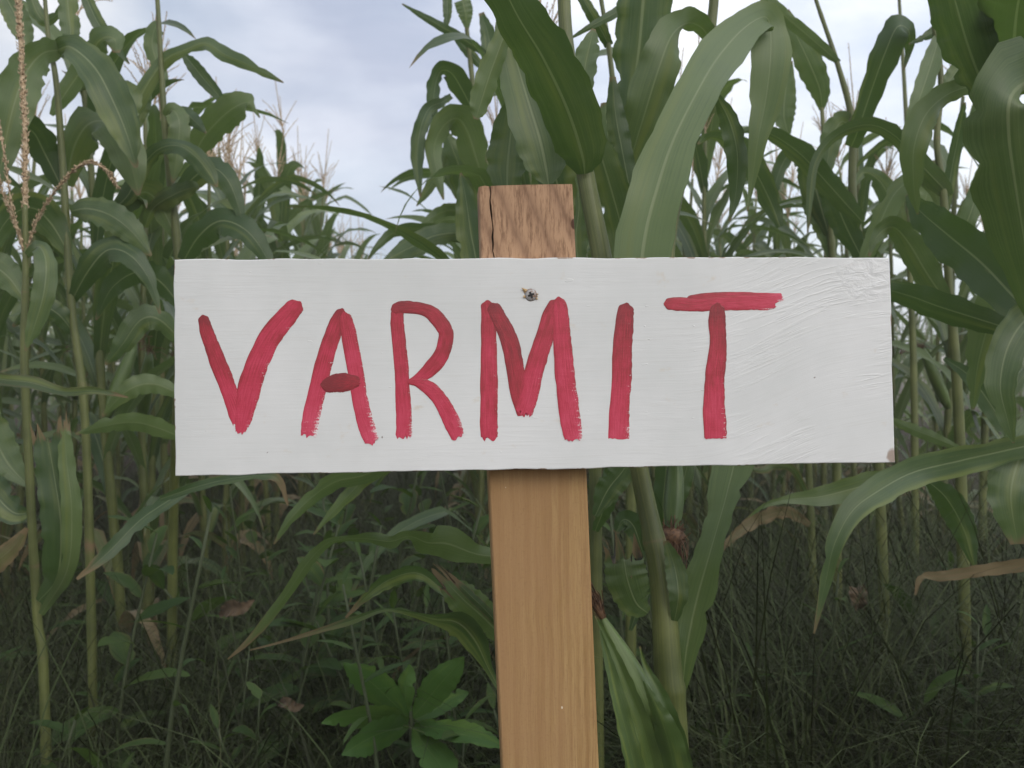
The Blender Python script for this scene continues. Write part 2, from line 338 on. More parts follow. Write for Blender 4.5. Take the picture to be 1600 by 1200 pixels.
# red brushed paint; uv: u along the stroke, v across, attribute 'dry' = how thin the brush has run
M_RED, t, p, o = newmat('red_paint')
uv = N(t, 'ShaderNodeUVMap').outputs[0]; sx = N(t, 'ShaderNodeSeparateXYZ'); L(t, uv, sx.inputs[0]); u, v = sx.outputs[0], sx.outputs[1]
at_ = N(t, 'ShaderNodeAttribute', attribute_name='dry').outputs['Fac']; oc = N(t, 'ShaderNodeTexCoord').outputs['Object']
br = noise(t, mapping(t, uv, (3.5, 15, 1)), 1, 5, .65); br2 = noise(t, mapping(t, uv, (40, 55, 1)), 1, 4, .7); blot = noise(t, oc, 55, 4, .6)
gr = noise(t, mapping(t, oc, (30, 1, 620)), 1, 3, .6)
a = math_(t, 'MULTIPLY', math_(t, 'ABSOLUTE', math_(t, 'SUBTRACT', v, .5)), 2)
th = math_(t, 'ADD', math_(t, 'ADD', math_(t, 'MULTIPLY', at_, .75), math_(t, 'MULTIPLY_ADD', br, 1.0, -.5)), math_(t, 'MULTIPLY_ADD', blot, .7, -.30))
th = math_(t, 'SUBTRACT', th, math_(t, 'MULTIPLY', math_(t, 'POWER', a, 6), .28))
th = math_(t, 'ADD', th, math_(t, 'MULTIPLY_ADD', br2, .35, -.17))
cr = N(t, 'ShaderNodeValToRGB'); L(t, th, cr.inputs[0])
cr.color_ramp.elements[0].position = .0; cr.color_ramp.elements[0].color = (.20, .014, .018, 1)
cr.color_ramp.elements[1].position = .95; cr.color_ramp.elements[1].color = (.62, .07, .13, 1)
e = cr.color_ramp.elements.new(.25); e.color = (.33, .017, .028, 1)
e = cr.color_ramp.elements.new(.5); e.color = (.48, .026, .060, 1)
side = maprange(t, v, .6, 1.0)
gap = math_(t, 'ADD', math_(t, 'MULTIPLY', noise(t, mapping(t, uv, (30, 28, 1), loc=(3, 7, 0)), 1, 5, .75), .75), math_(t, 'MULTIPLY', gr, .42))
gap = math_(t, 'ADD', gap, math_(t, 'ADD', math_(t, 'MULTIPLY', math_(t, 'MULTIPLY', maprange(t, v, .55, 1.0, smooth=False), math_(t, 'MULTIPLY_ADD', at_, .7, .3)), .19), math_(t, 'MULTIPLY', maprange(t, at_, .6, 1.0), .10)))
c = mix(t, maprange(t, gap, .795, .825), cr.outputs[0], (.76, .74, .72))
L(t, c, p.inputs['Base Color']); p.inputs['Roughness'].default_value = .42; p.inputs['Specular IOR Level'].default_value = .45
bump(t, p, math_(t, 'ADD', math_(t, 'MULTIPLY', br, .6), math_(t, 'ADD', math_(t, 'MULTIPLY', gr, .4), math_(t, 'MULTIPLY', br2, .3))), .5, .0006)

M_ZINC, t, p, o = newmat('zinc_steel'); p.inputs['Metallic'].default_value = .6; p.inputs['Roughness'].default_value = .6
oc = N(t, 'ShaderNodeTexCoord').outputs['Object']; L(t, mix(t, maprange(t, noise(t, oc, 400, 4), .4, .65), (.36, .35, .34), (.22, .13, .08)), p.inputs['Base Color'])
M_DARK, t, p, o = newmat('screw_recess'); p.inputs['Base Color'].default_value = (.02, .018, .016, 1); p.inputs['Roughness'].default_value = .8
M_SPLINT, t, p, o = newmat('raw_splinter'); p.inputs['Base Color'].default_value = (.42, .28, .13, 1); p.inputs['Roughness'].default_value = .8

# ------------------------------------------------------------------ ground
xs = np.concatenate([-np.geomspace(600, 8, 14), np.linspace(-7, 7, 90), np.geomspace(8, 600, 14)])
ys = np.concatenate([-np.geomspace(600, 3, 12), np.linspace(-2, 12, 110), np.geomspace(13, 900, 18)])
XX, YY = np.meshgrid(xs, ys, indexing='ij')
near = np.exp(-(np.abs(XX) / 9) ** 4 - (np.abs(YY - 5) / 9) ** 4)
ZZ = near * (.02 * np.sin(XX * 3.1 + YY * .9) + .015 * np.sin(YY * 5.3 + XX * 2) + .012 * np.sin(XX * 11 + 1) * np.sin(YY * 9))
mb = MB(); mb.add(np.stack([XX, YY, ZZ], -1).reshape(-1, 3), [f[::-1] for f in gridfaces(len(xs), len(ys))])
tag(link('ground', mb.mesh('ground'), None, M_SOIL), 'dark bare soil between the corn rows', kind='structure')

# ------------------------------------------------------------------ the sign
BY, BPX, BR = 0.07366294, -0.04230393, -0.01135086
BT = Vector((0.02813418, 0.86418596, 1.00356225)); BW, BH = .647, .18932
BM = Matrix.Rotation(BY, 3, 'Z') @ Matrix.Rotation(BPX, 3, 'X') @ Matrix.Rotation(BR, 3, 'Y')
BMn = np.array(BM)
def on_plane(px, py, y0=0.0):                 # pixel -> local x, z on a plane parallel to the board's face
    d = ray(px, py); n = BMn[:, 1]; p0 = np.array(BT) + n * y0
    k = np.dot(n, p0 - CAMP) / np.dot(n, d); l = BMn.T @ (CAMP + d * k - np.array(BT)); return np.array([l[0], l[2]])
sign = thing('wooden_sign', BT, 'white painted board with red brushed lettering screwed to a bare wooden post', 'sign')
sign.rotation_euler = BM.to_euler()

TB, TP = .019, .038
# board: a slab with slightly worn, uneven edges
def board_mesh():
    nx, nzv = 60, 18; r = np.random.RandomState(3)
    xs = np.linspace(-BW / 2, BW / 2, nx); zs = np.linspace(-BH / 2, BH / 2, nzv)
    ring = []; 
    for x in xs: ring.append((x, -BH / 2))
    for z in zs[1:]: ring.append((BW / 2, z))
    for x in xs[::-1][1:]: ring.append((x, BH / 2))
    for z in zs[::-1][1:-1]: ring.append((-BW / 2, z))
    R = np.array(ring); k = len(R); jit = r.uniform(-.0004, .0004, k); jit = jit + np.roll(jit, 1) 
    nrm = np.zeros_like(R); nrm[np.abs(np.abs(R[:, 0]) - BW / 2) < 1e-6, 0] = 1; nrm[:, 0] *= np.sign(R[:, 0]); nrm[np.abs(np.abs(R[:, 1]) - BH / 2) < 1e-6, 1] = 1; nrm[:, 1] *= np.sign(R[:, 1])
    R = R + nrm * jit[:, None]
    b = .0009; prof = [(-b, 0), (-b * .3, b * .3), (0, b), (0, TB - b), (-b, TB)]
    V = []
    for inset, y in prof:
        for q, n in zip(R, nrm): V.append((q[0] + n[0] * inset, y, q[1] + n[1] * inset))
    mb = MB(); f = [x[::-1] for x in gridfaces(len(prof), k, True)]
    f.append(tuple(range(k))); f.append(tuple((len(prof) - 1) * k + j for j in range(k))[::-1])
    mb.add(V, f); return mb.mesh('board', smooth=False)
board = link('board', board_mesh(), sign, M_BOARD); tag(board, 'horizontal board painted white with knotty right corner')

# post: section with a drying crack in its face, extruded along its own line
pT, pB = on_plane(748, 291, TB), on_plane(785, 1200, TB); qT, qB = on_plane(894.5, 287, TB), on_plane(936, 1200, TB)
pm = on_plane(763.5, 740, TB); qm = on_plane(916.5, 735, TB)
def post_mesh():
    r = np.random.RandomState(5); zt = (pT[1] + qT[1]) / 2
    rows = np.concatenate([np.linspace(zt, -.10, 40), np.linspace(-.12, -.55, 20), np.linspace(-.6, -1.06, 6)])
    def edge(a, m, b, z): 
        return np.interp(z, [b[1] - .7, b[1], m[1], a[1], a[1] + .1], [b[0] + (b[0] - m[0]) / (b[1] - m[1]) * -.7, b[0], m[0], a[0], a[0]])
    V = []; A = []
    kx = [.0, .012, .03]
    for i, z in enumerate(rows):
        l, rr = edge(pT, pm, pB, z), edge(qT, qm, qB, z); wd = rr - l
        ck = l + wd * (.118 + .02 * (zt - z) / .08 + .006 * math.sin(z * 160) + .004 * math.sin(z * 410)); cw = .0007 + .0003 * math.sin(z * 230)
        dep = .009 if z > -.02 else .0
        if z <= -.02: cw = .0004
        sec = [(l + .0012, 0, 0), (ck - cw - .004, 0, 0), (ck - cw, 0, .15), (ck, dep, 1 if dep else 0), (ck + cw, 0, .15), (ck + cw + .004, 0, 0), (l + wd * .45, 0, 0), (l + wd * .75, 0, 0), (rr - .0012, 0, 0), (rr, .0012, 0), (rr, TP - .001, 0), (l, TP - .001, 0), (l, .0012, 0)]
        for j, (x, y, a) in enumerate(sec):
            slope = (qT[1] - pT[1]) * ((x - l) / wd - .5) if i < 8 else 0
            rag = r.uniform(-.0007, .0007) if i == 0 else 0
            V.append((x, TB + y + .0003, z + slope * (1 - i / 8) + rag)); A.append(a if dep else 0)
    m = 13; mb = MB(); f = gridfaces(len(rows), m, True); f.append(tuple(range(m))[::-1]); f.append(tuple((len(rows) - 1) * m + j for j in range(m)))
    mb.add(V, f, None, A); me = mb.mesh('post', smooth=False); return me
post = link('post', post_mesh(), sign, M_POST); tag(post, 'bare brown timber post with a drying crack near its top')

# painted letters: brush strokes laid over each other; (px, py, width px)
def stroke(mb, pts, layer, d0=0.0, d1=.8, seed=1, rag=(.1, .6), n=56, m=11):
    r = np.random.RandomState(seed)
    P = spline(np.array(pts, float), n); c = np.array([on_plane(a, b) for a, b, _ in P]); hw = P[:, 2] / 2 * (.865 / F)
    T = unit(np.gradient(c, axis=0)); Wd = np.stack([T[:, 1], -T[:, 0]], 1)     # right-hand side of the stroke
    if Wd[:, 0].mean() < 0: Wd = -Wd
    s = np.linspace(-1, 1, m); t = np.linspace(0, 1, n)
    def jn(k): 
        x = r.uniform(-1, 1, k); return np.interp(np.linspace(0, 1, n), np.linspace(0, 1, k), x)
    jl, jr = .06 * jn(9) + .035 * jn(26), .06 * jn(11) + .05 * jn(50)
    tl = t * np.linalg.norm(np.diff(c, axis=0), axis=1).sum() / (np.array(pts[min(2, len(pts) - 1)])[2] * .5 * .865 / F)
    endl = np.sqrt(np.clip(1 - (1 - np.clip(tl / .8, 0, 1)) ** 2, 0, 1)) * .55 + .45
    V = []; A = []; UV = []
    for i in range(n):
        for j in range(m):
            x = s[j] * endl[i]; x = x + (jl[i] if s[j] < 0 else jr[i]) * abs(s[j]) ** 3
            q = c[i] + Wd[i] * hw[i] * x
            if i == n - 1: q = q + T[i] * hw[i] * rag[1] * (r.uniform(-.5, .6) - .45 * s[j] ** 2)
            if i == n - 2: q = q + T[i] * hw[i] * rag[1] * (r.uniform(-.12, .12) - .2 * s[j] ** 2)
            if i == 0: q = q - T[i] * hw[i] * (rag[0] * r.uniform(-.2, .5) + .28 * (1 - s[j] ** 2))
            hgt = .00016 * (1 - abs(s[j]) ** 6) + .00012 * layer + .00004
            V.append((q[0], -hgt, q[1])); A.append(d0 + (d1 - d0) * t[i]); UV.append((t[i] * max(1, len(pts) / 3) + seed * .37, j / (m - 1)))
    mb.add(V, gridfaces(n, m), UV, A)
LET = {
 'V': [([(317, 494, 15), (322, 515, 20), (333, 545, 23), (350, 590, 25), (366, 634, 25), (374, 664, 20)], 0, .8),
       ([(468, 474, 22), (455, 487, 30), (425, 522, 34), (403, 565, 35), (388, 612, 34), (381, 650, 28), (375, 677, 14)], .45, .75)],
 'A': [([(535, 484, 16), (524, 510, 24), (511, 552, 26), (498, 600, 27), (487, 650, 27), (482, 682, 24)], .15, 1.0),
       ([(538, 490, 18), (545, 520, 23), (555, 575, 24), (565, 635, 25), (575, 672, 25), (583, 692, 22)], .45, .95),
       ([(503, 601, 16), (514, 601, 24), (532, 598, 29), (548, 597, 25), (562, 596, 15)], -.2, .15)],
 'R': [([(621, 482, 18), (621, 505, 21), (626, 560, 21), (629, 610, 23), (631, 655, 24), (631, 684, 24)], .2, .85),
       ([(613, 484, 16), (628, 480, 19), (655, 482, 19), (675, 490, 22), (691, 508, 24), (697, 524, 24), (690, 553, 24), (672, 577, 24), (652, 592, 15), (637, 597, 6)], 0, .6),
       ([(637, 597, 6), (655, 598, 16), (676, 611, 22), (693, 632, 24), (706, 660, 26), (716, 684, 22)], .45, .8)],
 'M': [([(762, 472, 22), (763, 500, 24), (764, 560, 26), (764, 620, 27), (764, 665, 28), (765, 686, 26)], .3, .7),
       ([(768, 476, 20), (780, 498, 25), (797, 535, 27), (806, 580, 28), (812, 620, 26), (818, 650, 18)], .0, .45),
       ([(870, 470, 18), (862, 490, 26), (848, 535, 29), (835, 580, 30), (824, 625, 31), (817, 647, 28)], .2, .75),
       ([(873, 466, 18), (876, 495, 26), (880, 550, 29), (884, 600, 31), (892, 660, 32), (897, 688, 28)], .4, .85)],
 'I': [([(979, 476, 22), (976, 495, 28), (973, 540, 31), (971, 590, 32), (968, 640, 33), (967, 686, 33)], -.05, .8)],
 'T': [([(1074, 467, 10), (1100, 466, 16), (1140, 466, 20), (1185, 467, 20), (1223, 464, 12)], .1, .9),
       ([(1039, 475, 16), (1058, 475, 22), (1090, 476, 22), (1130, 473, 24), (1170, 472, 26), (1195, 472, 26), (1212, 470, 22)], .3, .75),
       ([(1121, 476, 22), (1120, 500, 28), (1122, 540, 28), (1117, 585, 32), (1116, 630, 36), (1117, 686, 36)], -.05, .75)],
}
k = 11
for ch, sts in LET.items():
    mb = MB()
    for i, (pts, a, b) in enumerate(sts):
        k += 1; stroke(mb, pts, i, a, b, k, rag=(.1, .15 if ch == 'I' or (ch == 'T' and i == 2) else .6))
    tag(link('painted_letter', mb.mesh('painted_letter'), board, M_RED), 'red brushed capital letter %s' % ch)
# specks of red paint
# screw with crossed recess and torn paint round it
sc_c = on_plane(829.5, 461)
mb = MB(); rr = .0058
prof = [(0, -.0012), (rr * .55, -.0011), (rr * .9, -.0006), (rr, .0), (rr, .002)]
th = np.linspace(0, 6.283, 24, endpoint=False)
V = [(sc_c[0], -.00125, sc_c[1])]; Fc = []
for a, y in prof[1:]:
    V += [(sc_c[0] + a * math.cos(x), y, sc_c[1] + a * math.sin(x)) for x in th]
Fc += [(0, 1 + j, 1 + (j + 1) % 24) for j in range(24)]
for i in range(3): Fc += [(1 + i * 24 + j, 1 + (i + 1) * 24 + j, 1 + (i + 1) * 24 + (j + 1) % 24, 1 + i * 24 + (j + 1) % 24) for j in range(24)]
mb.add(V, Fc); screw = link('screw', mb.mesh('screw'), sign, M_ZINC)
mb = MB()
for ang in (.35, .35 + math.pi / 2):
    c_, s_ = math.cos(ang), math.sin(ang); a, b = rr * .5, rr * .16
    lo = [(a, b), (-a, b), (-a, -b), (a, -b)]
    P = [(sc_c[0] + x * c_ - z * s_, y, sc_c[1] + x * s_ + z * c_) for y in (-.00150 - ang * .0001, .0) for x, z in lo]
    mb.add(P, [(0, 1, 2, 3), (0, 4, 5, 1), (1, 5, 6, 2), (2, 6, 7, 3), (3, 7, 4, 0)])
link('recess', mb.mesh('recess', smooth=False), screw, M_DARK)
for i, (ang, ln, wd) in enumerate([(2.5, .0055, .0022), (3.4, .0022, .0018), (.1, .0016, .001), (-.6, .0024, .0014), (-.25, .0012, .0009)]):
    d = np.array([math.cos(ang), math.sin(ang)]); nn = np.array([-d[1], d[0]]); b0 = sc_c + d * rr * .92; e = b0 + d * ln
    P = [(*(b0 + nn * wd)[:1], -.0003, (b0 + nn * wd)[1]), ((b0 - nn * wd)[0], -.0003, (b0 - nn * wd)[1]), (e[0], -.0022, e[1]), (b0[0], -.0016, b0[1])]
    mb = MB(); mb.add(P, [(0, 1, 2), (0, 3, 2), (1, 2, 3), (0, 1, 3)]); link('splinter', mb.mesh('splinter', smooth=False), screw, M_SPLINT)

# ------------------------------------------------------------------ corn
SEED = [100]
def nseed(): SEED[0] += 1; return SEED[0]
def hero_leaf(plant, pts, dry=0.0, tip=.12, fold=.16, ruf=.10, torn=False, n=44, mat=None, name='leaf', rf=5):
    """pts: (px, py, distance, apparent width px, roll in degrees); the first point is the leaf's base"""
    n = max(n, 34)
    pts = [tuple(p) + (0,) * (5 - len(p)) for p in pts]
    w = np.array([at(a, b, c) for a, b, c, _, _ in pts])
    hw = np.array([e * c / F / 2 / max(math.cos(math.radians(r)), .35) for _, _, c, e, r in pts]); roll = np.array([r for *_, r in pts], float)
    S = spline(np.column_stack([w, hw, roll]), n); C, hw, roll = S[:, :3], np.maximum(S[:, 3], .0006), np.radians(S[:, 4])
    T = unit(np.gradient(C, axis=0)); V = unit(C - CAMP); W0 = unit(np.cross(T, V))
    for i in range(1, n):
        if np.dot(W0[i], W0[i - 1]) < 0: W0[i] = -W0[i]
    N0 = unit(np.cross(W0, T))
    if np.mean(N0[:, 2]) < 0: N0 = -N0; W0 = -W0
    Wd = unit(W0 * np.cos(roll)[:, None] + N0 * np.sin(roll)[:, None]); Nn = unit(np.cross(T, Wd))
    sgn = np.sign(np.sum(Nn * N0, 1)); Nn = Nn * np.where(sgn == 0, 1, sgn)[:, None]
    mb = MB(); blade(mb, C, Wd, Nn, hw, nseed(), 9, fold, ruf, rf, dry, tip, torn)
    b = np.array(plant.location); o = link(name, mb.mesh(name, b, mat=mat or M_LEAF), plant); return o
def stalk_profile(n, r0, r1, nodes, z):
    r = np.linspace(r0, r1, n); dry = np.zeros(n)
    for k in nodes:
        g = np.exp(-((z - k) / .006) ** 2); r = r * (1 + .16 * g); dry = np.maximum(dry, .55 * g)
    return r, dry
def hero_stalk(plant, pts, nodes=True, n=70, sides=12):
    """pts: (px, py, distance, width px); the last one is the top; runs down to the soil"""
    w = [at(a, b, c) for a, b, c, _ in pts]; r = [e * c / F / 2 for _, _, c, e in pts]
    w = np.array(w); r = np.array(r)
    S = spline(np.column_stack([w, r]), n); S = S[np.argsort(S[:, 2])] if False else S
    d = np.concatenate([[0], np.cumsum(np.linalg.norm(np.diff(S[:, :3], axis=0), axis=1))]); rad = S[:, 3].copy(); dry = np.zeros(n)
    if nodes:
        for k in np.arange(.12, d[-1], .17):
            g = np.exp(-((d - k) / .008) ** 2); rad *= 1 + .12 * g; dry = np.maximum(dry, .5 * g)
    mb = MB(); tube(mb, S[:, :3], rad, sides, dry)
    return link('stalk', mb.mesh('stalk', np.array(plant.location), mat=M_STALK), plant)
def ground_pt(px, d):                         # pixel row where the soil lies at that distance
    return (px, 600 + F * (CAMZ + d * sp_) / (d * cp_), d)
def base_of(px, d):
    b = at(*ground_pt(px, d)); b[2] = -.01; return b

def tassel_geo(mb, base, direc, seed, spike=.27, nb=9, rr=.0022, lean=.5, beads=True):
    r = np.random.RandomState(seed); direc = unit(np.asarray(direc, float))
    a = unit(np.cross(direc, [0.3, 1, .2])); b = np.cross(direc, a)
    def branch(p0, d0, ln, sag, rad, ns=7):
        t = np.linspace(0, 1, ns); C = p0 + d0 * (ln * t)[:, None]; C[:, 2] -= sag * ln * t ** 2
        tube(mb, C, rad * (1 - .55 * t), 3, cap=False)
        if beads:
            T = unit(np.gradient(C, axis=0))
            for q in np.arange(.08, 1, .010 / ln):
                c = np.array([np.interp(q, t, C[:, k]) for k in range(3)]); tt = T[min(int(q * (ns - 1)), ns - 1)]
                o = unit(r.normal(size=3)); o = unit(o - tt * np.dot(o, tt)); s_ = unit(np.cross(tt, o))
                ax = unit(tt * .9 + o * .45); L_ = .0085 * r.uniform(.8, 1.2); wv = .0017
                V = [c, c + ax * L_ * .45 + s_ * wv, c + ax * L_ * .45 - s_ * wv, c + ax * L_, c + ax * L_ * .45 + o * wv * 1.2]
                mb.add(V, [(0, 1, 4), (1, 3, 4), (3, 2, 4), (2, 0, 4), (0, 2, 1), (1, 2, 3)])
    branch(base, direc, spike, 0.02, rr * 1.2, 9)
    for i in range(nb):
        h = r.uniform(0, .10); an = r.uniform(0, 6.283); op = r.uniform(.22, lean + .25)
        d0 = unit(direc * math.cos(op) + (a * math.cos(an) + b * math.sin(an)) * math.sin(op))
        branch(base + direc * h, d0, r.uniform(.11, .19), r.uniform(0, .35), rr * .8)

def auto_leaf(mb, r, base, az, L_, wmax, phi0, phi1, expo, kink, twist, dry, n=16, nv=5, tip=.15):
    t = np.linspace(0, 1, n); phi = phi0 + (phi1 - phi0) * t ** expo
    if kink: phi = phi + np.where(t > kink, 1, 0) * .6; phi = np.minimum(phi, 3.0)
    az_t = az + r.uniform(-.35, .35) * t ** 2
    ds = L_ / (n - 1); h = np.stack([np.cos(az_t), np.sin(az_t)], 1)
    step = np.column_stack([h * np.sin(phi)[:, None], np.cos(phi)]) * ds
    C = base + np.vstack([[0, 0, 0], np.cumsum(step[:-1], axis=0)])
    T = unit(step); W0 = np.column_stack([-h[:, 1], h[:, 0], np.zeros(n)]); Nn = unit(np.cross(W0, T)) * -1
    Nn = np.where((np.sum(Nn * np.array([0, 0, 1]), 1) < 0)[:, None] & (phi < 1.57)[:, None], -Nn, Nn)
    for i in range(1, n):
        if np.dot(Nn[i], Nn[i - 1]) < 0: Nn[i] = -Nn[i]
    ro = twist * t ** 1.3
    Wd = W0 * np.cos(ro)[:, None] + Nn * np.sin(ro)[:, None]; N2 = unit(np.cross(T, Wd)); s_ = np.sign(np.sum(N2 * Nn, 1)); N2 = N2 * np.where(s_ == 0, 1, s_)[:, None]
    hw = wmax / 2 * np.minimum(1, .45 + 2.4 * t) * np.clip(1 - np.clip((t - .35) / .65, 0, 1) ** 1.9, 0.015, 1)
    blade(mb, C, Wd, N2, hw, r.randint(1 << 30), nv, .16, .13, 4, dry, tip)

def auto_plant(seed, detail=2):
    """one corn plant as a list of (part name, mesh, material); detail 2 near, 1 far (one joined mesh), 0 farthest"""
    r = np.random.RandomState(seed); H = r.uniform(1.72, 1.95); parts = []
    n = {2: 50, 1: 12, 0: 5}[detail]; z = np.linspace(0, H, n); lean = r.uniform(-.06, .06, 2)
    C = np.column_stack([lean[0] * (z / H) ** 2 + .008 * np.sin(z * 5), lean[1] * (z / H) ** 2 + .008 * np.cos(z * 4), z])
    nodes = np.arange(.15, H, .17); rad = .0145 * (1 - .62 * (z / H) ** 1.3); dry = np.zeros(n)
    if detail == 2:
        for k in nodes:
            g = np.exp(-((z - k) / .02) ** 2); rad = rad * (1 + .15 * g); dry = np.maximum(dry, .45 * g)
    ms, ml, mt = MB(), MB(), MB()
    tube(ms, C, rad, {2: 8, 1: 5, 0: 3}[detail], dry)
    top = C[-1]
    az0 = r.uniform(0, 6.283); nl = {2: 12, 1: 12, 0: 7}[detail]; leaves = []
    for i in range(nl):
        f = i / (nl - 1); hz = .22 + (H - .42) * f; b = np.array([np.interp(hz, z, C[:, k]) for k in range(3)])
        az = az0 + (i % 2) * math.pi + r.uniform(-.5, .5)
        L_ = r.uniform(.62, .85) * (1 - .45 * abs(f - .5) ** 1.5 * 2); wm = r.uniform(.050, .078) * (1 - .25 * abs(f - .55) * 2)
        low = f < .18
        m = MB() if detail == 2 else ml
        auto_leaf(m, r, b, az, L_, wm, r.uniform(.3, .55) - .12 * f, r.uniform(1.9, 2.9) - .55 * f, r.uniform(1.0, 1.7), r.choice([0, 0, .45, .6]) if not low else .3,
                  r.uniform(-1.3, 1.3), r.choice([.25, .45, .6]) if low else r.choice([0, 0, 0, .1]), *{2: (18, 7), 1: (9, 3), 0: (6, 3)}[detail])
        if detail == 2: leaves.append(m)
    tassel_geo(mt, top, (r.uniform(-.15, .15), r.uniform(-.15, .15), 1), r.randint(1 << 30), r.uniform(.30, .40), {2: 12, 1: 10, 0: 3}[detail], .0028 if detail == 2 else .0042, beads=detail == 2)
    if detail == 2:
        parts.append(('stalk', ms.mesh('stalk', mat=M_STALK)))
        for m in leaves: parts.append(('leaf', m.mesh('leaf', mat=M_LEAF)))
        parts.append(('tassel', mt.mesh('tassel', mat=M_TASSEL)))
        if r.uniform() < .6:
            eb = np.array([np.interp(.85, z, C[:, k]) for k in range(3)]); me_ = MB(); a = az0 + 1.3; d = unit(np.array([math.cos(a) * .45, math.sin(a) * .45, 1]))
            tt = np.linspace(0, 1, 9); tube(me_, eb + d * (.22 * tt)[:, None], .019 * np.sin(np.clip(tt * .86 + .14, 0, 1) * 3.0) ** .8 + .003, 9)
            parts.append(('ear', me_.mesh('ear', mat=M_HUSK))); mk = MB(); te = eb + d * .215
            for q in range(26): o_ = r.normal(size=3) * .011; tube(mk, spline([te, te + d * .02 + o_ * .8, te + d * .03 + o_ * 1.5 - np.array([0, 0, .012])], 5), .0009, 3, cap=False)
            parts.append(('silk', mk.mesh('silk', mat=M_SILK)))
        return parts
    V = MB()
    mats = []
    for m in (ms, ml, mt): V.v += m.v; V.f += [tuple(i + V.n for i in f) for f in m.f]; V.uv += m.uv; V.a += m.a; mats.append(len(m.f)); V.n += m.n
    me = V.mesh('corn_plant'); [me.materials.append(x) for x in (M_STALK, M_LEAF, M_TASSEL)]
    me.polygons.foreach_set('material_index', np.repeat([0, 1, 2], mats).astype(np.int32)); return me

NEAR = [auto_plant(1000 + i, 2) for i in range(9)]
FAR = [auto_plant(2000 + i, 1) for i in range(6)]
def place_near(i, x, y, rz, s, label, group, skip=()):
    root = thing('corn_plant', (x, y, -.01), label, 'corn plant', group); root.rotation_euler = (rnd.gauss(0, .03), rnd.gauss(0, .03), rz); root.scale = (s, s, s)
    for nm, me in NEAR[i % len(NEAR)]:
        if nm in skip: continue
        if nm == 'silk': link(nm, me, last)
        else: last = link(nm, me, root)
    return root
def place_far(i, x, y, rz, s, label, group):
    o = link('corn_plant', FAR[i % len(FAR)]); o.location = (x, y, -.01); o.rotation_euler = (rnd.gauss(0, .035), rnd.gauss(0, .035), rz); o.scale = (s, s, s)
    return tag(o, label, 'corn plant', group)

SL = -.073
ROWS = [  # x at the camera, from y, to y, spacing, label
 (-.86, 2.6, 26, .23, 'farther tasselled corn plant in the row bordering the gap, left of the board', 'corn plants in the row left of the gap'),
 (-1.62, 2.3, 14, .24, 'farther tasselled corn plant in the second row left of the gap', 'corn plants in the second row on the left'),
 (-2.38, 3.0, 11, .27, 'farther tasselled corn plant in the third row left of the gap', 'corn plants in the third row on the left'),
 (-3.14, 4.2, 9, .36, 'farther tasselled corn plant in the rearmost rows on the left side', 'corn plants in the rearmost rows on the left'),
 (.20, 2.35, 26, .30, 'farther tasselled corn plant in the row behind the wooden post', 'corn plants in the row behind the post'),
 (.96, 3.2, 16, .25, 'farther tasselled corn plant in the first row right of the post', 'corn plants in the first row right of the post'),
 (1.72, 3.0, 12, .27, 'farther tasselled corn plant in the second row right of the post', 'corn plants in the second row right of the post'),
 (2.48, 3.6, 11, .34, 'farther tasselled corn plant in the rearmost rows on the right side', 'corn plants in the rearmost rows on the right'),
]
ORD = 'nearest second third fourth fifth sixth seventh eighth ninth'.split(); ORD_USED = []
cnt = 0
for x0, y0, y1, sp, lab, grp in ROWS:
    y = y0
    while y < y1:
        x = x0 + SL * y + rnd.gauss(0, .03); cnt += 1
        s = rnd.uniform(.93, 1.07); rz = rnd.uniform(0, 6.283)
        if x0 == .20: s *= .93
        if x0 == -.86 and y > 5: s *= 1.09
        k_ = sum(1 for q in ORD_USED if q == grp); ORD_USED.append(grp)
        l2 = lab if k_ >= 9 else '%s corn plant from the front in the %s' % (ORD[k_], grp.split(' in the ')[1])
        if y < 7: place_near(cnt * 5 + int(y * 7), x, y, rz, s, l2, grp)
        else: place_far(cnt, x, y, rz, s, lab, grp)
        y += sp * rnd.uniform(.8, 1.25) * (1 if y < 9 else 1.5)

# the far field, one mass
fm = auto_plant(3001, 0); nv_ = len(fm.vertices); co = np.zeros(nv_ * 3); fm.vertices.foreach_get('co', co); co = co.reshape(-1, 3)
fp = [tuple(q.vertices) for q in fm.polygons]; mi = [q.material_index for q in fm.polygons]
mb = MB(); mis = []
rf = np.random.RandomState(9)
for x0 in np.concatenate([np.arange(-.86, -16, -.76), np.arange(.2, 16, .76)]):
    for y in np.arange({0: 17, 1: 13}.get(int(abs(x0) // 2), 11 if abs(x0) < 4 else 7), 60 if abs(x0) < 5 else 26, 1.1):
        if -1 < x0 < .5 and y < 26: continue
        if abs(x0) > .62 * y + 1: continue
        a = rf.uniform(0, 6.28); R_ = np.array([[math.cos(a), -math.sin(a), 0], [math.sin(a), math.cos(a), 0], [0, 0, 1]])
        mb.add(co @ R_.T * rf.uniform(.9, 1.1) + np.array([x0 + SL * y + rf.normal() * .05, y, 0]), fp); mis += mi
me = mb.mesh('corn_field'); [me.materials.append(x) for x in (M_STALK, M_LEAF, M_TASSEL)]; me.polygons.foreach_set('material_index', np.array(mis, np.int32))
tag(link('corn_field', me), 'far rows of corn closing the gap between the nearer rows', kind='stuff')

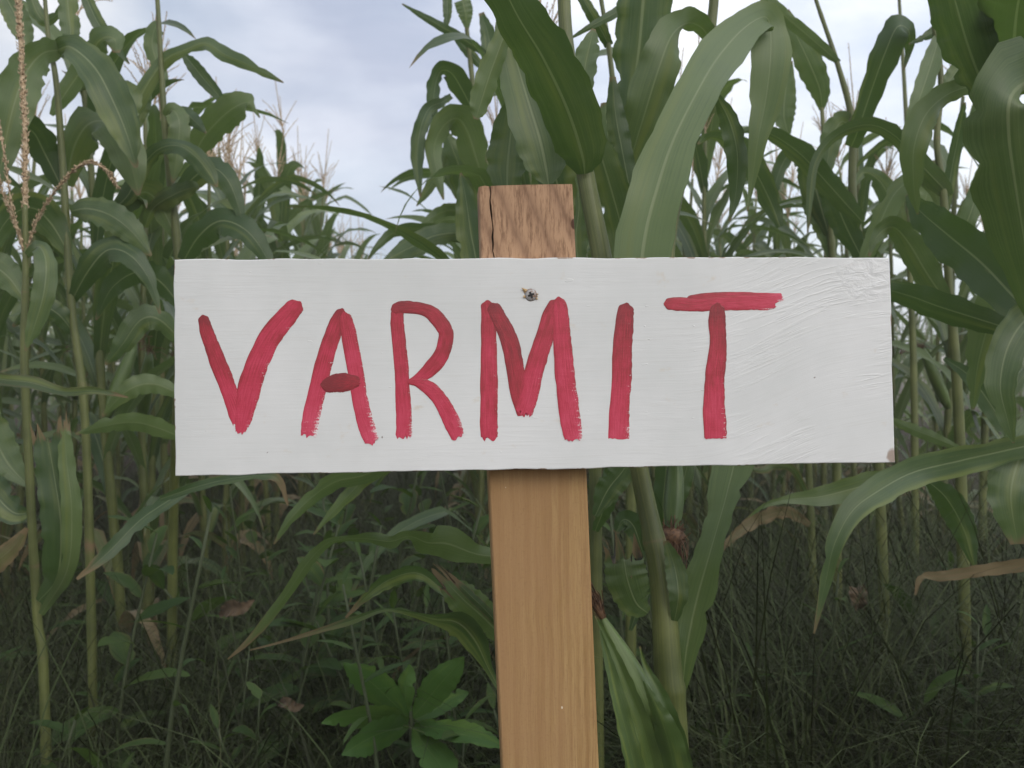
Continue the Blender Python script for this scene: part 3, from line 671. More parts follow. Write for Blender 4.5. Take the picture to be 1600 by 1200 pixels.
# ------------------------------------------------------------------ the plants close behind the sign, built one by one
def hero(label, px, d, stalk, name='corn_plant', cat='corn plant', group=None):
    p = thing(name, base_of(px, d), label, cat, group)
    if stalk: hero_stalk(p, [(*ground_pt(px, d), stalk[0][3] * 1.1)] + stalk)
    return p
def silk(plant_ear, tip, dirn, ln, spread, n, seed, rad=.0006, core=.008):
    r = np.random.RandomState(seed); mb = MB(); dirn = unit(np.asarray(dirn, float))
    t = np.linspace(0, 1, 5); tube(mb, tip + dirn * (ln * .7 * t)[:, None], core * np.array([.7, 1, 1, .8, .2]), 6)
    for i in range(n):
        o = r.normal(size=3) * spread; e = tip + dirn * ln * r.uniform(.6, 1.1) + o; m_ = tip + dirn * ln * .5 + o * .9
        e = e + np.array([0, 0, -abs(r.normal()) * spread * 1.2])
        tube(mb, spline([tip + r.normal(size=3) * core * .4, m_, e], 6), rad, 3, cap=False)
    return link('silk', mb.mesh('silk', np.array(plant_ear.parent.location), mat=M_SILK), plant_ear)
def ear(plant, pts, seed, extra=()):
    w = np.array([at(a, b, c) for a, b, c, _ in pts]); rr = np.array([e * c / F / 2 for _, _, c, e in pts])
    S = spline(np.column_stack([w, rr]), 26); C = S[:, :3]; T, U, V = frames(C); th = np.linspace(0, 2 * math.pi, 28, endpoint=False)
    lob = 1 + .05 * np.sin(5 * th + seed) + .025 * np.sin(11 * th)
    R = np.maximum(S[:, 3], .001)[:, None] * lob[None]
    P = C[:, None] + R[..., None] * (np.cos(th)[None, :, None] * U[:, None] + np.sin(th)[None, :, None] * V[:, None])
    uv = np.stack(np.meshgrid(np.linspace(0, 1, 26), th / 6.283, indexing='ij'), -1).reshape(-1, 2)
    mb = MB(); mb.add(P.reshape(-1, 3), gridfaces(26, 28, True), uv)
    return link('ear', mb.mesh('ear', np.array(plant.location), mat=M_HUSK), plant), C[-1], T[-1]
def hero_tassel(plant, p0, p1, d, seed, nb=8, rr=.0024, lean=.45):
    a, b = at(*p0, d), at(*p1, d); mb = MB(); tassel_geo(mb, a, b - a, seed, np.linalg.norm(b - a), nb, rr, lean)
    return link('tassel', mb.mesh('tassel', np.array(plant.location), mat=M_TASSEL), plant)

# plant right behind the post: thick leaning stalk, two ears
A = hero('thick leaning corn plant close behind the post with brown silked ears below the board', 1092, 1.10,
         [(1056, 1200, 1.11, 44), (1044, 1050, 1.11, 44), (1032, 900, 1.12, 36), (1000, 740, 1.14, 29), (968, 560, 1.15, 30), (940, 400, 1.16, 31), (914, 268, 1.17, 28), (899, 150, 1.18, 22), (884, 50, 1.19, 21), (880, -80, 1.2, 18), (880, -260, 1.2, 14)])
hero_leaf(A, [(914, 272, 1.15, 26), (909, 240, 1.13, 74, 10), (886, 170, 1.09, 90, 18), (848, 90, 1.05, 86, 22), (806, 20, 1.02, 74, 18), (770, -60, 1.0, 60), (730, -160, 1.0, 16)], fold=.22, ruf=.07)
hero_leaf(A, [(857, 288, 1.22, 16), (853, 262, 1.22, 62, -10), (843, 215, 1.22, 82, -12), (820, 140, 1.23, 74, -15), (800, 70, 1.24, 50), (790, 10, 1.25, 30), (785, -40, 1.25, 6)], fold=.24, ruf=.06)
hero_leaf(A, [(793, 310, 1.30, 20), (793, 262, 1.30, 60, 20), (798, 210, 1.30, 56, 20), (806, 150, 1.3, 36), (810, 100, 1.3, 8)], fold=.2)
hero_leaf(A, [(800, 20, 1.2, 20), (786, 60, 1.2, 28, 20), (766, 115, 1.2, 36, 25), (750, 165, 1.2, 30, 25), (743, 186, 1.2, 6)], fold=.3)
hero_leaf(A, [(925, 195, 1.25, 14), (938, 240, 1.25, 42, -20), (956, 300, 1.26, 56, -25), (972, 360, 1.27, 56, -20), (985, 430, 1.28, 50), (990, 540, 1.3, 10)], fold=.15)
hero_leaf(A, [(900, 190, 1.3, 18), (908, 140, 1.3, 38, 25), (918, 85, 1.32, 36, 30), (928, 45, 1.34, 6)])
hero_leaf(A, [(886, 340, 1.36, 28), (866, 270, 1.36, 62, 25), (850, 205, 1.36, 52, 25), (830, 140, 1.36, 8)])
hero_leaf(A, [(1012, 958, 1.11, 16), (994, 942, 1.10, 52), (980, 905, 1.09, 66), (974, 868, 1.09, 58)], torn=True, tip=.1, dry=.05, n=20)
hero_leaf(A, [(1054, 970, 1.10, 10), (1060, 930, 1.09, 30), (1054, 885, 1.10, 30), (1040, 845, 1.10, 8)], n=20)
hero_leaf(A, [(1066, 1090, 1.13, 6), (1072, 1020, 1.12, 36), (1088, 940, 1.12, 54, 15), (1106, 875, 1.12, 46, 30), (1122, 820, 1.13, 36, 40), (1136, 770, 1.15, 52, 30), (1152, 700, 1.18, 66, 15), (1160, 620, 1.2, 40), (1165, 560, 1.22, 5)], tip=.05)
hero_leaf(A, [(1004, 862, 1.2, 10), (990, 822, 1.2, 34), (974, 812, 1.2, 26), (962, 832, 1.2, 8)], n=20)
hero_leaf(A, [(930, 806, 1.25, 10), (950, 765, 1.25, 40), (975, 733, 1.25, 38), (1000, 690, 1.25, 10)], dry=.05, n=20)
hero_leaf(A, [(985, 985, 1.2, 6), (996, 955, 1.2, 14), (1012, 925, 1.2, 10), (1020, 900, 1.2, 4)], dry=.1, n=14)
e1, tip1, T1 = ear(A, [(1062, 1250, 1.07, 44), (1038, 1180, 1.07, 60), (1010, 1110, 1.07, 58), (978, 1040, 1.07, 40), (953, 990, 1.07, 22), (942, 966, 1.07, 10)], 1)
silk(e1, tip1, T1, .045, .005, 60, 3, core=.005)
hero_leaf(A, [(1030, 1240, 1.04, 34), (1006, 1140, 1.035, 30, 15), (976, 1060, 1.04, 22, 15), (950, 1000, 1.045, 10), (930, 962, 1.04, 2)], mat=M_HUSK, tip=.12, n=30, fold=.35, ruf=.14, name='husk_leaf')
hero_leaf(A, [(1075, 1240, 1.05, 30), (1058, 1160, 1.04, 34, 15), (1034, 1090, 1.045, 22), (1008, 1040, 1.05, 9), (1000, 1010, 1.05, 2)], mat=M_HUSK, tip=.15, n=30, fold=.35, ruf=.12, name='husk_leaf')
hero_leaf(A, [(1060, 1230, 1.04, 50), (1042, 1150, 1.03, 40, 20), (1022, 1100, 1.03, 18, 20), (1006, 1064, 1.03, 3)], mat=M_HUSK, tip=0, n=20, fold=.3, name='husk_leaf')
hero_leaf(A, [(1000, 1230, 1.03, 30), (975, 1130, 1.03, 26, -20), (952, 1040, 1.03, 15, -20), (938, 985, 1.03, 3)], mat=M_HUSK, tip=0, n=20, fold=.3, name='husk_leaf')
e2, tip2, T2 = ear(A, [(1052, 690, 1.2, 12), (1054, 740, 1.2, 26), (1052, 790, 1.19, 30), (1050, 835, 1.18, 20)], 2)
silk(e2, tip2 + np.array([0, 0, .006]), T2, .034, .007, 320, 4, .0007, .017)

B = hero('slender corn plant left of the post top, arched drooping leaves against the open sky', 785, 2.6,
         [(774, 560, 2.6, 12), (764, 285, 2.6, 10), (745, 180, 2.6, 9), (731, 60, 2.6, 7), (722, -30, 2.6, 6), (715, -110, 2.6, 5)])
for pts in ([(760, 85, 2.6, 8), (735, 68, 2.55, 15), (690, 42, 2.5, 14), (655, 22, 2.5, 9), (628, 6, 2.5, 2)],
            [(760, 112, 2.6, 6), (738, 88, 2.6, 16), (716, 62, 2.6, 12), (705, 45, 2.6, 3)],
            [(740, 175, 2.6, 10), (722, 140, 2.55, 34, 15), (705, 114, 2.5, 30, 30), (688, 112, 2.5, 22, 45), (679, 140, 2.5, 22, 40), (677, 175, 2.5, 14), (679, 214, 2.5, 3)],
            [(705, 150, 2.55, 8), (690, 160, 2.5, 14, 30), (670, 170, 2.45, 20, 40), (656, 205, 2.42, 24, 20), (652, 250, 2.42, 20), (657, 308, 2.42, 3)],
            [(758, 290, 2.55, 10), (745, 250, 2.5, 44), (730, 205, 2.46, 50, 10), (714, 185, 2.44, 42, 40), (692, 198, 2.42, 34, 40), (678, 232, 2.42, 26, 20), (684, 275, 2.42, 18), (693, 312, 2.42, 3)],
            [(740, 330, 2.6, 20), (728, 290, 2.58, 42, 10), (712, 245, 2.56, 40), (700, 215, 2.56, 16), (694, 205, 2.56, 4)],
            [(700, 220, 2.6, 6), (690, 260, 2.6, 18), (670, 295, 2.6, 16), (651, 322, 2.6, 2)],
            [(695, 230, 2.65, 8), (700, 265, 2.65, 20), (712, 310, 2.65, 2)],
            [(722, 0, 2.55, 26), (727, 20, 2.55, 24), (730, 45, 2.56, 6)],
            [(698, -20, 2.6, 14), (699, 20, 2.6, 14), (695, 52, 2.6, 2)],
            [(775, 150, 2.6, 10), (768, 110, 2.6, 26), (764, 60, 2.6, 26), (752, 20, 2.6, 8)],
            [(745, 372, 2.5, 8), (720, 364, 2.45, 26, 10), (680, 368, 2.4, 34), (645, 385, 2.35, 36), (612, 402, 2.3, 16), (590, 420, 2.3, 4)],
            [(735, 380, 2.5, 8), (700, 366, 2.45, 20, 30), (650, 358, 2.4, 18, 40), (615, 364, 2.38, 16, 30), (590, 385, 2.36, 10), (575, 405, 2.36, 3)],
            [(745, 345, 2.55, 6), (720, 330, 2.5, 18, 25), (695, 330, 2.5, 20, 30), (668, 345, 2.48, 12), (652, 365, 2.48, 3)],
            [(742, 360, 2.6, 8), (720, 345, 2.6, 30), (690, 345, 2.6, 26, 15), (676, 365, 2.6, 10)]):
    hero_leaf(B, pts, n=24)

Ccorn = hero('corn plant with the broad pale leaf folded over above the letters I and T', 1062, 1.4,
         [(1056, 1000, 1.4, 24), (1046, 790, 1.4, 20), (1050, 560, 1.4, 22), (1044, 400, 1.42, 20), (1070, 250, 1.45, 18), (1106, 80, 1.5, 16), (1120, -60, 1.5, 14), (1125, -200, 1.5, 10)])
hero_leaf(Ccorn, [(992, 560, 1.10, 50), (1000, 440, 1.09, 82, 8), (1010, 360, 1.10, 88, 8), (1030, 285, 1.12, 84, 8), (1052, 220, 1.15, 74, 8), (1086, 150, 1.20, 66, 8), (1120, 92, 1.27, 72, 8), (1160, 46, 1.35, 56, 15), (1194, 26, 1.40, 40, 35),
              (1204, 45, 1.41, 48, 30), (1204, 95, 1.40, 62, 10), (1196, 160, 1.40, 50), (1184, 220, 1.40, 30), (1174, 290, 1.41, 10), (1168, 330, 1.41, 2)], n=60, fold=.12, ruf=.06, tip=.05)
hero_leaf(Ccorn, [(1112, 70, 1.5, 12), (1098, 45, 1.47, 30, 30), (1075, 36, 1.44, 34, 45), (1050, 55, 1.4, 52, 25), (1030, 105, 1.39, 66, 10), (1008, 175, 1.40, 66, 10), (990, 235, 1.42, 44), (979, 290, 1.44, 4)], fold=.2, tip=.03)
hero_leaf(Ccorn, [(1015, -80, 1.46, 70), (1006, -10, 1.46, 84, -15), (999, 70, 1.47, 84, -18), (988, 150, 1.48, 66, -15), (978, 220, 1.49, 44), (974, 292, 1.5, 4)], fold=.2, tip=.03)
hero_leaf(Ccorn, [(985, 300, 1.36, 20), (972, 235, 1.36, 34), (962, 180, 1.36, 30), (957, 120, 1.36, 10)])
hero_leaf(Ccorn, [(1120, 150, 1.4, 10), (1140, 190, 1.42, 30, 20), (1152, 240, 1.43, 34, 25), (1150, 300, 1.44, 20), (1140, 345, 1.44, 3)])
hero_leaf(Ccorn, [(1040, 830, 1.36, 10), (1036, 790, 1.35, 28), (1040, 740, 1.35, 32), (1046, 660, 1.35, 24), (1052, 600, 1.35, 4)], n=20)
hero_leaf(Ccorn, [(1053, 818, 1.33, 6), (1061, 775, 1.32, 26), (1073, 730, 1.32, 24), (1084, 660, 1.32, 4)], n=20)

T_ = hero('corn plant with a bare thin upper stem crossing the sky between post and pale leaf', 985, 1.7,
          [(985, 560, 1.7, 16), (972, 260, 1.7, 11), (960, 150, 1.7, 9), (950, 65, 1.7, 8), (938, -10, 1.7, 6), (930, -80, 1.7, 5)])
hero_leaf(T_, [(952, 72, 1.7, 14), (940, 48, 1.68, 20), (922, 18, 1.66, 18), (905, -15, 1.66, 14), (890, -60, 1.66, 3)])
hero_leaf(T_, [(895, 58, 1.6, 4), (925, 40, 1.6, 10), (965, 18, 1.62, 16), (1000, -8, 1.64, 18), (1040, -40, 1.66, 8)])
hero_leaf(T_, [(975, 330, 1.7, 14), (960, 270, 1.7, 40, 15), (950, 210, 1.7, 40, 15), (945, 160, 1.7, 12)])
D = hero('narrow green corn stalk emerging beside the right edge of the post', 938, 1.55,
         [(932, 1000, 1.55, 20), (930, 740, 1.55, 20), (925, 560, 1.55, 19), (905, 350, 1.55, 15), (898, 250, 1.55, 8)])
hero_leaf(D, [(930, 830, 1.5, 10), (945, 790, 1.48, 30), (958, 740, 1.48, 30), (965, 680, 1.48, 6)], n=20)
hero_leaf(D, [(905, 420, 1.5, 16), (900, 370, 1.5, 40), (905, 320, 1.5, 34), (900, 270, 1.5, 6)], n=20)
hero_leaf(D, [(735, 560, 1.5, 10), (745, 430, 1.5, 40), (735, 360, 1.5, 46), (728, 310, 1.5, 30), (720, 270, 1.5, 3)], n=20)

# lower leaves hanging out to the left of the post
D2 = hero('low corn plant behind the post, withered leaves hanging out to the left', 850, 1.25,
          [(850, 1000, 1.25, 30), (850, 740, 1.25, 28), (845, 600, 1.25, 24), (840, 480, 1.25, 16)])
hero_leaf(D2, [(845, 880, 1.22, 16), (800, 872, 1.2, 24), (745, 866, 1.18, 30, 10), (700, 850, 1.16, 52, 20), (668, 848, 1.15, 36, 40), (640, 838, 1.14, 14, 50), (610, 846, 1.13, 24, 20), (575, 842, 1.13, 18, 30), (540, 842, 1.13, 8, 40), (510, 850, 1.13, 14, 30), (480, 880, 1.14, 18), (450, 925, 1.16, 16), (412, 975, 1.18, 14), (385, 1005, 1.19, 9), (356, 1030, 1.2, 2)], n=64, tip=.28, ruf=.2, dry=.08, rf=8)
hero_leaf(D2, [(800, 1110, 1.2, 8), (766, 1050, 1.2, 12), (742, 1000, 1.18, 36, 20), (714, 972, 1.17, 40, 35), (680, 968, 1.17, 16, 50), (640, 958, 1.17, 8, 40), (600, 953, 1.18, 6), (555, 968, 1.2, 12), (500, 985, 1.22, 8), (440, 1003, 1.24, 4), (390, 1016, 1.26, 2)], n=50, tip=.45, dry=.15)
hero_leaf(D2, [(790, 1000, 1.2, 22), (755, 965, 1.18, 50, 15), (722, 935, 1.17, 50, 10), (694, 905, 1.17, 26)], torn=True, n=24, dry=.12, tip=.12)
hero_leaf(D2, [(800, 1000, 1.19, 10), (765, 960, 1.17, 14), (735, 930, 1.16, 14), (705, 902, 1.155, 8)], torn=True, n=18, dry=.35, tip=.2)
hero_leaf(D2, [(700, 930, 1.5, 10), (655, 896, 1.5, 22, 20), (610, 905, 1.5, 24, 30), (575, 930, 1.5, 14), (540, 965, 1.52, 3)], n=24, dry=.2, tip=.3)

# right: slender and near plants
R1 = hero('slender corn plant right of the board whose bare top stem leans left into the sky', 1392, 2.2,
          [(1372, 700, 2.2, 16), (1352, 470, 2.2, 15), (1344, 390, 2.2, 14), (1332, 300, 2.2, 13), (1331, 190, 2.2, 11), (1308, 98, 2.2, 8), (1275, 0, 2.2, 6), (1258, -60, 2.2, 5)])
for pts in ([(1311, 98, 2.2, 8), (1285, 75, 2.15, 18), (1230, 28, 2.1, 20), (1195, -5, 2.1, 16), (1150, -50, 2.1, 3)],
            [(1330, 230, 2.15, 22), (1340, 205, 2.1, 27), (1362, 140, 2.05, 35, 10), (1384, 80, 2.0, 44, 20), (1402, 42, 1.98, 40, 40), (1420, 48, 2.0, 24, 40), (1420, 78, 2.05, 12), (1412, 110, 2.05, 2)],
            [(1348, 347, 2.1, 12), (1325, 322, 2.08, 30), (1290, 283, 2.06, 36, 15), (1250, 240, 2.05, 34, 20), (1205, 210, 2.05, 22, 30), (1170, 203, 2.05, 10), (1140, 215, 2.05, 2)],
            [(1331, 200, 2.2, 14), (1315, 190, 2.2, 34, 10), (1300, 215, 2.2, 34, 10), (1292, 260, 2.2, 20), (1288, 300, 2.2, 3)],
            [(1345, 400, 2.15, 16), (1320, 350, 2.15, 44, 15), (1300, 300, 2.15, 40, 15), (1285, 260, 2.15, 14)],
            [(1345, 420, 2.1, 14), (1370, 360, 2.08, 30, 20), (1400, 300, 2.06, 34, 30), (1440, 275, 2.04, 24, 45), (1460, 300, 2.04, 16), (1470, 340, 2.04, 3)]):
    hero_leaf(R1, pts, n=28)
R2 = hero('thin corn plant with one upright blade beside the folded pale leaf', 1310, 2.4,
          [(1306, 560, 2.4, 13), (1298, 360, 2.4, 11), (1290, 250, 2.4, 8), (1284, 168, 2.4, 6)])
for pts in ([(1284, 172, 2.4, 8), (1281, 140, 2.38, 32), (1263, 95, 2.36, 42), (1242, 50, 2.36, 28), (1230, 15, 2.36, 5)],
            [(1219, 355, 2.3, 10), (1206, 320, 2.3, 30), (1180, 268, 2.28, 38, 20), (1150, 228, 2.27, 34, 25), (1112, 212, 2.27, 14, 40), (1090, 225, 2.27, 3)],
            [(1296, 370, 2.4, 12), (1276, 300, 2.38, 44, -10), (1262, 250, 2.36, 40, -20), (1235, 240, 2.36, 24, 40), (1215, 275, 2.36, 20), (1205, 330, 2.36, 3)],
            [(1300, 400, 2.4, 14), (1290, 350, 2.4, 40), (1275, 310, 2.4, 46), (1262, 285, 2.4, 10)],
            [(1232, 210, 2.5, 8), (1225, 180, 2.5, 34), (1228, 140, 2.5, 30), (1236, 95, 2.5, 5)]):
    hero_leaf(R2, pts, n=24)
R5 = hero('corn plant right of the board with a long leaf arching left across thin stems', 1515, 2.0,
          [(1500, 700, 2.0, 17), (1482, 430, 2.0, 13), (1474, 300, 2.0, 12), (1464, 222, 2.0, 10), (1470, 120, 2.0, 9), (1454, 0, 2.0, 7), (1446, -80, 2.0, 6)])
for pts in ([(1484, 306, 2.0, 14), (1470, 290, 1.99, 30), (1437, 255, 1.98, 30, 15), (1397, 211, 1.98, 26, 25), (1356, 195, 1.98, 22, 35), (1307, 211, 1.99, 16, 20), (1275, 250, 2.0, 14), (1266, 300, 2.0, 12), (1262, 365, 2.0, 2)],
            [(1470, 48, 2.0, 12), (1458, 90, 1.98, 28), (1438, 150, 1.95, 27), (1420, 197, 1.95, 14), (1414, 218, 1.95, 3)],
            [(1495, 18, 2.0, 20), (1468, 44, 2.0, 20), (1440, 60, 2.0, 10), (1420, 69, 2.0, 2)],
            [(1466, 140, 2.0, 10), (1480, 130, 2.0, 22), (1500, 105, 2.0, 26), (1520, 80, 2.0, 12)],
            [(1476, 330, 2.05, 14), (1488, 260, 2.04, 18), (1500, 200, 2.02, 16), (1507, 160, 2.0, 5)],
            [(1480, 420, 2.05, 14), (1510, 350, 2.0, 26), (1530, 290, 2.0, 26), (1542, 240, 2.0, 8)],
            [(1485, 480, 2.0, 16), (1450, 430, 1.98, 40, 10), (1420, 380, 1.97, 44, 20), (1395, 355, 1.97, 30, 40), (1370, 370, 1.97, 18), (1358, 400, 1.97, 3)]):
    hero_leaf(R5, pts, n=28)
R4 = hero('thin bare corn stem rising straight to the frame top right of the board', 1432, 2.9,
          [(1428, 600, 2.9, 11), (1420, 385, 2.9, 8), (1417, 211, 2.9, 7), (1405, 0, 2.9, 5), (1400, -60, 2.9, 4)])
hero_tassel(R4, (1400, -60), (1392, -190), 2.9, 51)
for pts in ([(1420, 400, 2.9, 10), (1400, 340, 2.88, 30), (1380, 290, 2.86, 30), (1350, 270, 2.86, 16), (1330, 300, 2.86, 3)],
            [(1420, 380, 2.9, 10), (1440, 330, 2.88, 28), (1452, 290, 2.87, 24), (1460, 250, 2.87, 4)]):
    hero_leaf(R4, pts, n=20)

Fp = hero('big dark corn plant at the right frame edge with a hanging broad leaf', 1700, 1.5,
          [(1690, 1000, 1.5, 44), (1680, 600, 1.5, 38), (1672, 200, 1.5, 30), (1665, -100, 1.5, 24)])
for pts in ([(1700, 220, 1.48, 30), (1660, 150, 1.38, 70, 40), (1615, 128, 1.30, 110, 45), (1580, 150, 1.25, 122, 15), (1576, 210, 1.26, 128, 12), (1588, 300, 1.30, 114, 12), (1604, 400, 1.36, 84), (1618, 520, 1.42, 10)],
            [(1560, 170, 1.5, 20), (1535, 130, 1.47, 62, 10), (1512, 70, 1.44, 80, 15), (1492, 0, 1.42, 78, 10), (1470, -80, 1.4, 50)],
            [(1590, 150, 1.48, 40), (1584, 90, 1.44, 100, 15), (1590, 10, 1.36, 120, 15), (1610, -70, 1.28, 90)],
            [(1565, 128, 1.55, 14), (1520, 134, 1.52, 26, 20), (1480, 148, 1.5, 32, 35), (1446, 180, 1.48, 42, 15), (1428, 232, 1.48, 42), (1428, 290, 1.5, 26), (1434, 335, 1.52, 3)],
            [(1660, 540, 1.45, 20), (1590, 470, 1.5, 60, 10), (1535, 412, 1.55, 72, 20), (1480, 366, 1.6, 64, 25), (1440, 332, 1.64, 40, 20), (1416, 305, 1.66, 4)],
            [(1650, 540, 1.55, 14), (1590, 518, 1.58, 26), (1540, 502, 1.6, 38, 10), (1470, 480, 1.62, 46, 20), (1420, 462, 1.64, 38, 20), (1370, 450, 1.66, 24), (1320, 452, 1.68, 3)],
            [(1680, 470, 1.48, 20), (1615, 490, 1.44, 50, 30), (1578, 535, 1.42, 54, 10), (1563, 600, 1.41, 44), (1574, 655, 1.41, 26), (1584, 692, 1.41, 3)],
            [(1475, 560, 1.8, 6), (1512, 585, 1.77, 22), (1540, 620, 1.75, 32), (1565, 660, 1.73, 26), (1585, 700, 1.72, 4)],
            [(1680, 690, 1.48, 18), (1620, 694, 1.46, 34, 20), (1552, 708, 1.42, 40, 30), (1490, 722, 1.38, 46, 25), (1426, 738, 1.33, 46, 15), (1374, 766, 1.28, 46, 5), (1332, 798, 1.26, 38), (1304, 850, 1.25, 27), (1291, 905, 1.25, 18), (1272, 990, 1.25, 2)],
            [(1470, 735, 1.62, 8), (1425, 740, 1.6, 26, 10), (1378, 750, 1.58, 34), (1330, 764, 1.57, 38, 10), (1280, 776, 1.56, 30), (1232, 780, 1.55, 14), (1195, 790, 1.55, 7), (1165, 812, 1.56, 2)],
            [(1498, 700, 1.7, 8), (1455, 682, 1.7, 18), (1420, 668, 1.7, 17), (1385, 652, 1.7, 3)],
            [(1448, 750, 1.72, 10), (1480, 780, 1.72, 40, -15), (1507, 830, 1.72, 36), (1524, 890, 1.72, 4)],
            [(1640, 640, 1.5, 30), (1600, 700, 1.48, 70, 20), (1580, 770, 1.46, 70, 15), (1590, 850, 1.46, 20)],
            [(1670, 330, 1.6, 20), (1610, 400, 1.62, 60, 15), (1560, 470, 1.64, 60, 10), (1530, 560, 1.66, 40), (1520, 640, 1.68, 5)]):
    hero_leaf(Fp, pts, n=36, tip=.14 if pts[0][1] > 600 else .03)
hero_leaf(Fp, [(1680, 870, 1.5, 12), (1590, 884, 1.56, 20), (1530, 892, 1.58, 18), (1475, 900, 1.6, 16), (1440, 902, 1.6, 10), (1430, 930, 1.6, 3)], dry=.6, n=30, ruf=.3)
R6 = hero('withered brown corn stem standing in the grass below the board, right of the post', 1272, 2.4,
          [(1270, 900, 2.4, 12), (1264, 740, 2.4, 11), (1258, 560, 2.4, 9), (1255, 480, 2.4, 5)])
hero_leaf(R6, [(1266, 820, 2.35, 8), (1230, 800, 2.3, 18, 20), (1190, 808, 2.28, 20, 30), (1150, 835, 2.26, 14), (1120, 868, 2.26, 3)], dry=.55, n=24, ruf=.3)
hero_leaf(R6, [(1264, 780, 2.35, 8), (1240, 735, 2.3, 12, 20), (1212, 728, 2.28, 14, 30), (1190, 735, 2.26, 10), (1160, 728, 2.26, 3)], dry=.4, n=20)

# left
G = hero('short corn plant at the left frame edge with a thick tan tassel and torn leaves', 78, 1.8,
         [(68, 1050, 1.8, 15), (58, 960, 1.8, 14), (45, 720, 1.8, 13), (38, 560, 1.8, 13), (40, 430, 1.8, 10), (39, 320, 1.8, 8)])
mb = MB(); a_, b_ = at(40, 330, 1.8), at(27, -30, 1.8)
def spike(mb, P, rad, seed, L_=.012, n=260):
    r = np.random.RandomState(seed); S = spline(P, 40); tube(mb, S, rad, 6); T, U, V = frames(S)
    for i in range(n):
        k = r.randint(0, 39); an = r.uniform(0, 6.283); o = U[k] * math.cos(an) + V[k] * math.sin(an); s_ = np.cross(T[k], o); ax = unit(T[k] + o * r.uniform(.1, .9)); c = S[k] + (S[k + 1] - S[k]) * r.uniform() + o * rad * .6
        wv = .0014 * r.uniform(.6, 1.4); V_ = [c, c + ax * L_ * .45 + s_ * wv, c + ax * L_ * .45 - s_ * wv, c + ax * L_, c + ax * L_ * .45 + o * wv * 1.3]
        mb.add(V_, [(0, 1, 4), (1, 3, 4), (3, 2, 4), (2, 0, 4), (0, 2, 1), (1, 2, 3)])
spike(mb, [at(39, 330, 1.8), at(39, 200, 1.8), at(33, 80, 1.8), at(27, -30, 1.8)], .0042, 5, .010, 700)
spike(mb, [at(40, 395, 1.8), at(62, 335, 1.78), at(98, 284, 1.75), at(130, 256, 1.73), (at(162, 262, 1.72)), at(184, 292, 1.72)], .0018, 6, .009, 300)
spike(mb, [at(38, 400, 1.8), at(20, 340, 1.8), at(4, 300, 1.8), at(-10, 250, 1.8)], .0015, 7, .009, 160)
spike(mb, [at(40, 400, 1.8), at(20, 330, 1.78), at(8, 250, 1.77), at(-2, 190, 1.77)], .0015, 8, .009, 180)
link('tassel', mb.mesh('tassel', np.array(G.location), mat=M_TASSEL), G)
for pts, dr, torn in (([(40, 400, 1.8, 8), (60, 385, 1.75, 22, 30), (72, 410, 1.72, 32, 15), (68, 460, 1.71, 34), (52, 515, 1.71, 22), (40, 548, 1.71, 3)], 0, False),
            ([(60, 940, 1.78, 12), (90, 900, 1.72, 46), (95, 820, 1.7, 56), (84, 740, 1.7, 50), (72, 675, 1.7, 40)], 0, True),
            ([(64, 960, 1.76, 10), (105, 890, 1.7, 24), (112, 800, 1.68, 30), (104, 720, 1.68, 24), (100, 660, 1.68, 16)], .1, True),
            ([(-60, 575, 1.7, 8), (0, 592, 1.68, 18), (50, 598, 1.67, 20, 20), (100, 612, 1.66, 14), (150, 610, 1.66, 12), (200, 621, 1.66, 2)], .35, False),
            ([(-60, 930, 1.7, 30), (-20, 890, 1.7, 36), (20, 855, 1.7, 26), (42, 825, 1.7, 6)], .5, False),
            ([(45, 760, 1.85, 8), (10, 720, 1.85, 46), (-20, 660, 1.85, 50), (-50, 600, 1.85, 10)], 0, False),
            ([(50, 800, 1.8, 10), (20, 800, 1.8, 40), (-20, 760, 1.8, 50), (-60, 720, 1.8, 10)], 0, False),
            ([(40, 470, 1.85, 10), (10, 430, 1.85, 46), (-20, 420, 1.85, 50), (-60, 470, 1.85, 10)], 0, False)):
    hero_leaf(G, pts, dry=dr, torn=torn, n=28)
K = hero('tall corn plant at upper left with dark wide leaves drooping either side of its stem', 150, 2.0,
         [(135, 700, 2.0, 13), (112, 480, 2.0, 12), (98, 260, 2.0, 11), (88, 130, 2.0, 9), (76, 60, 2.0, 7), (68, -30, 2.0, 6), (62, -120, 2.0, 5)])
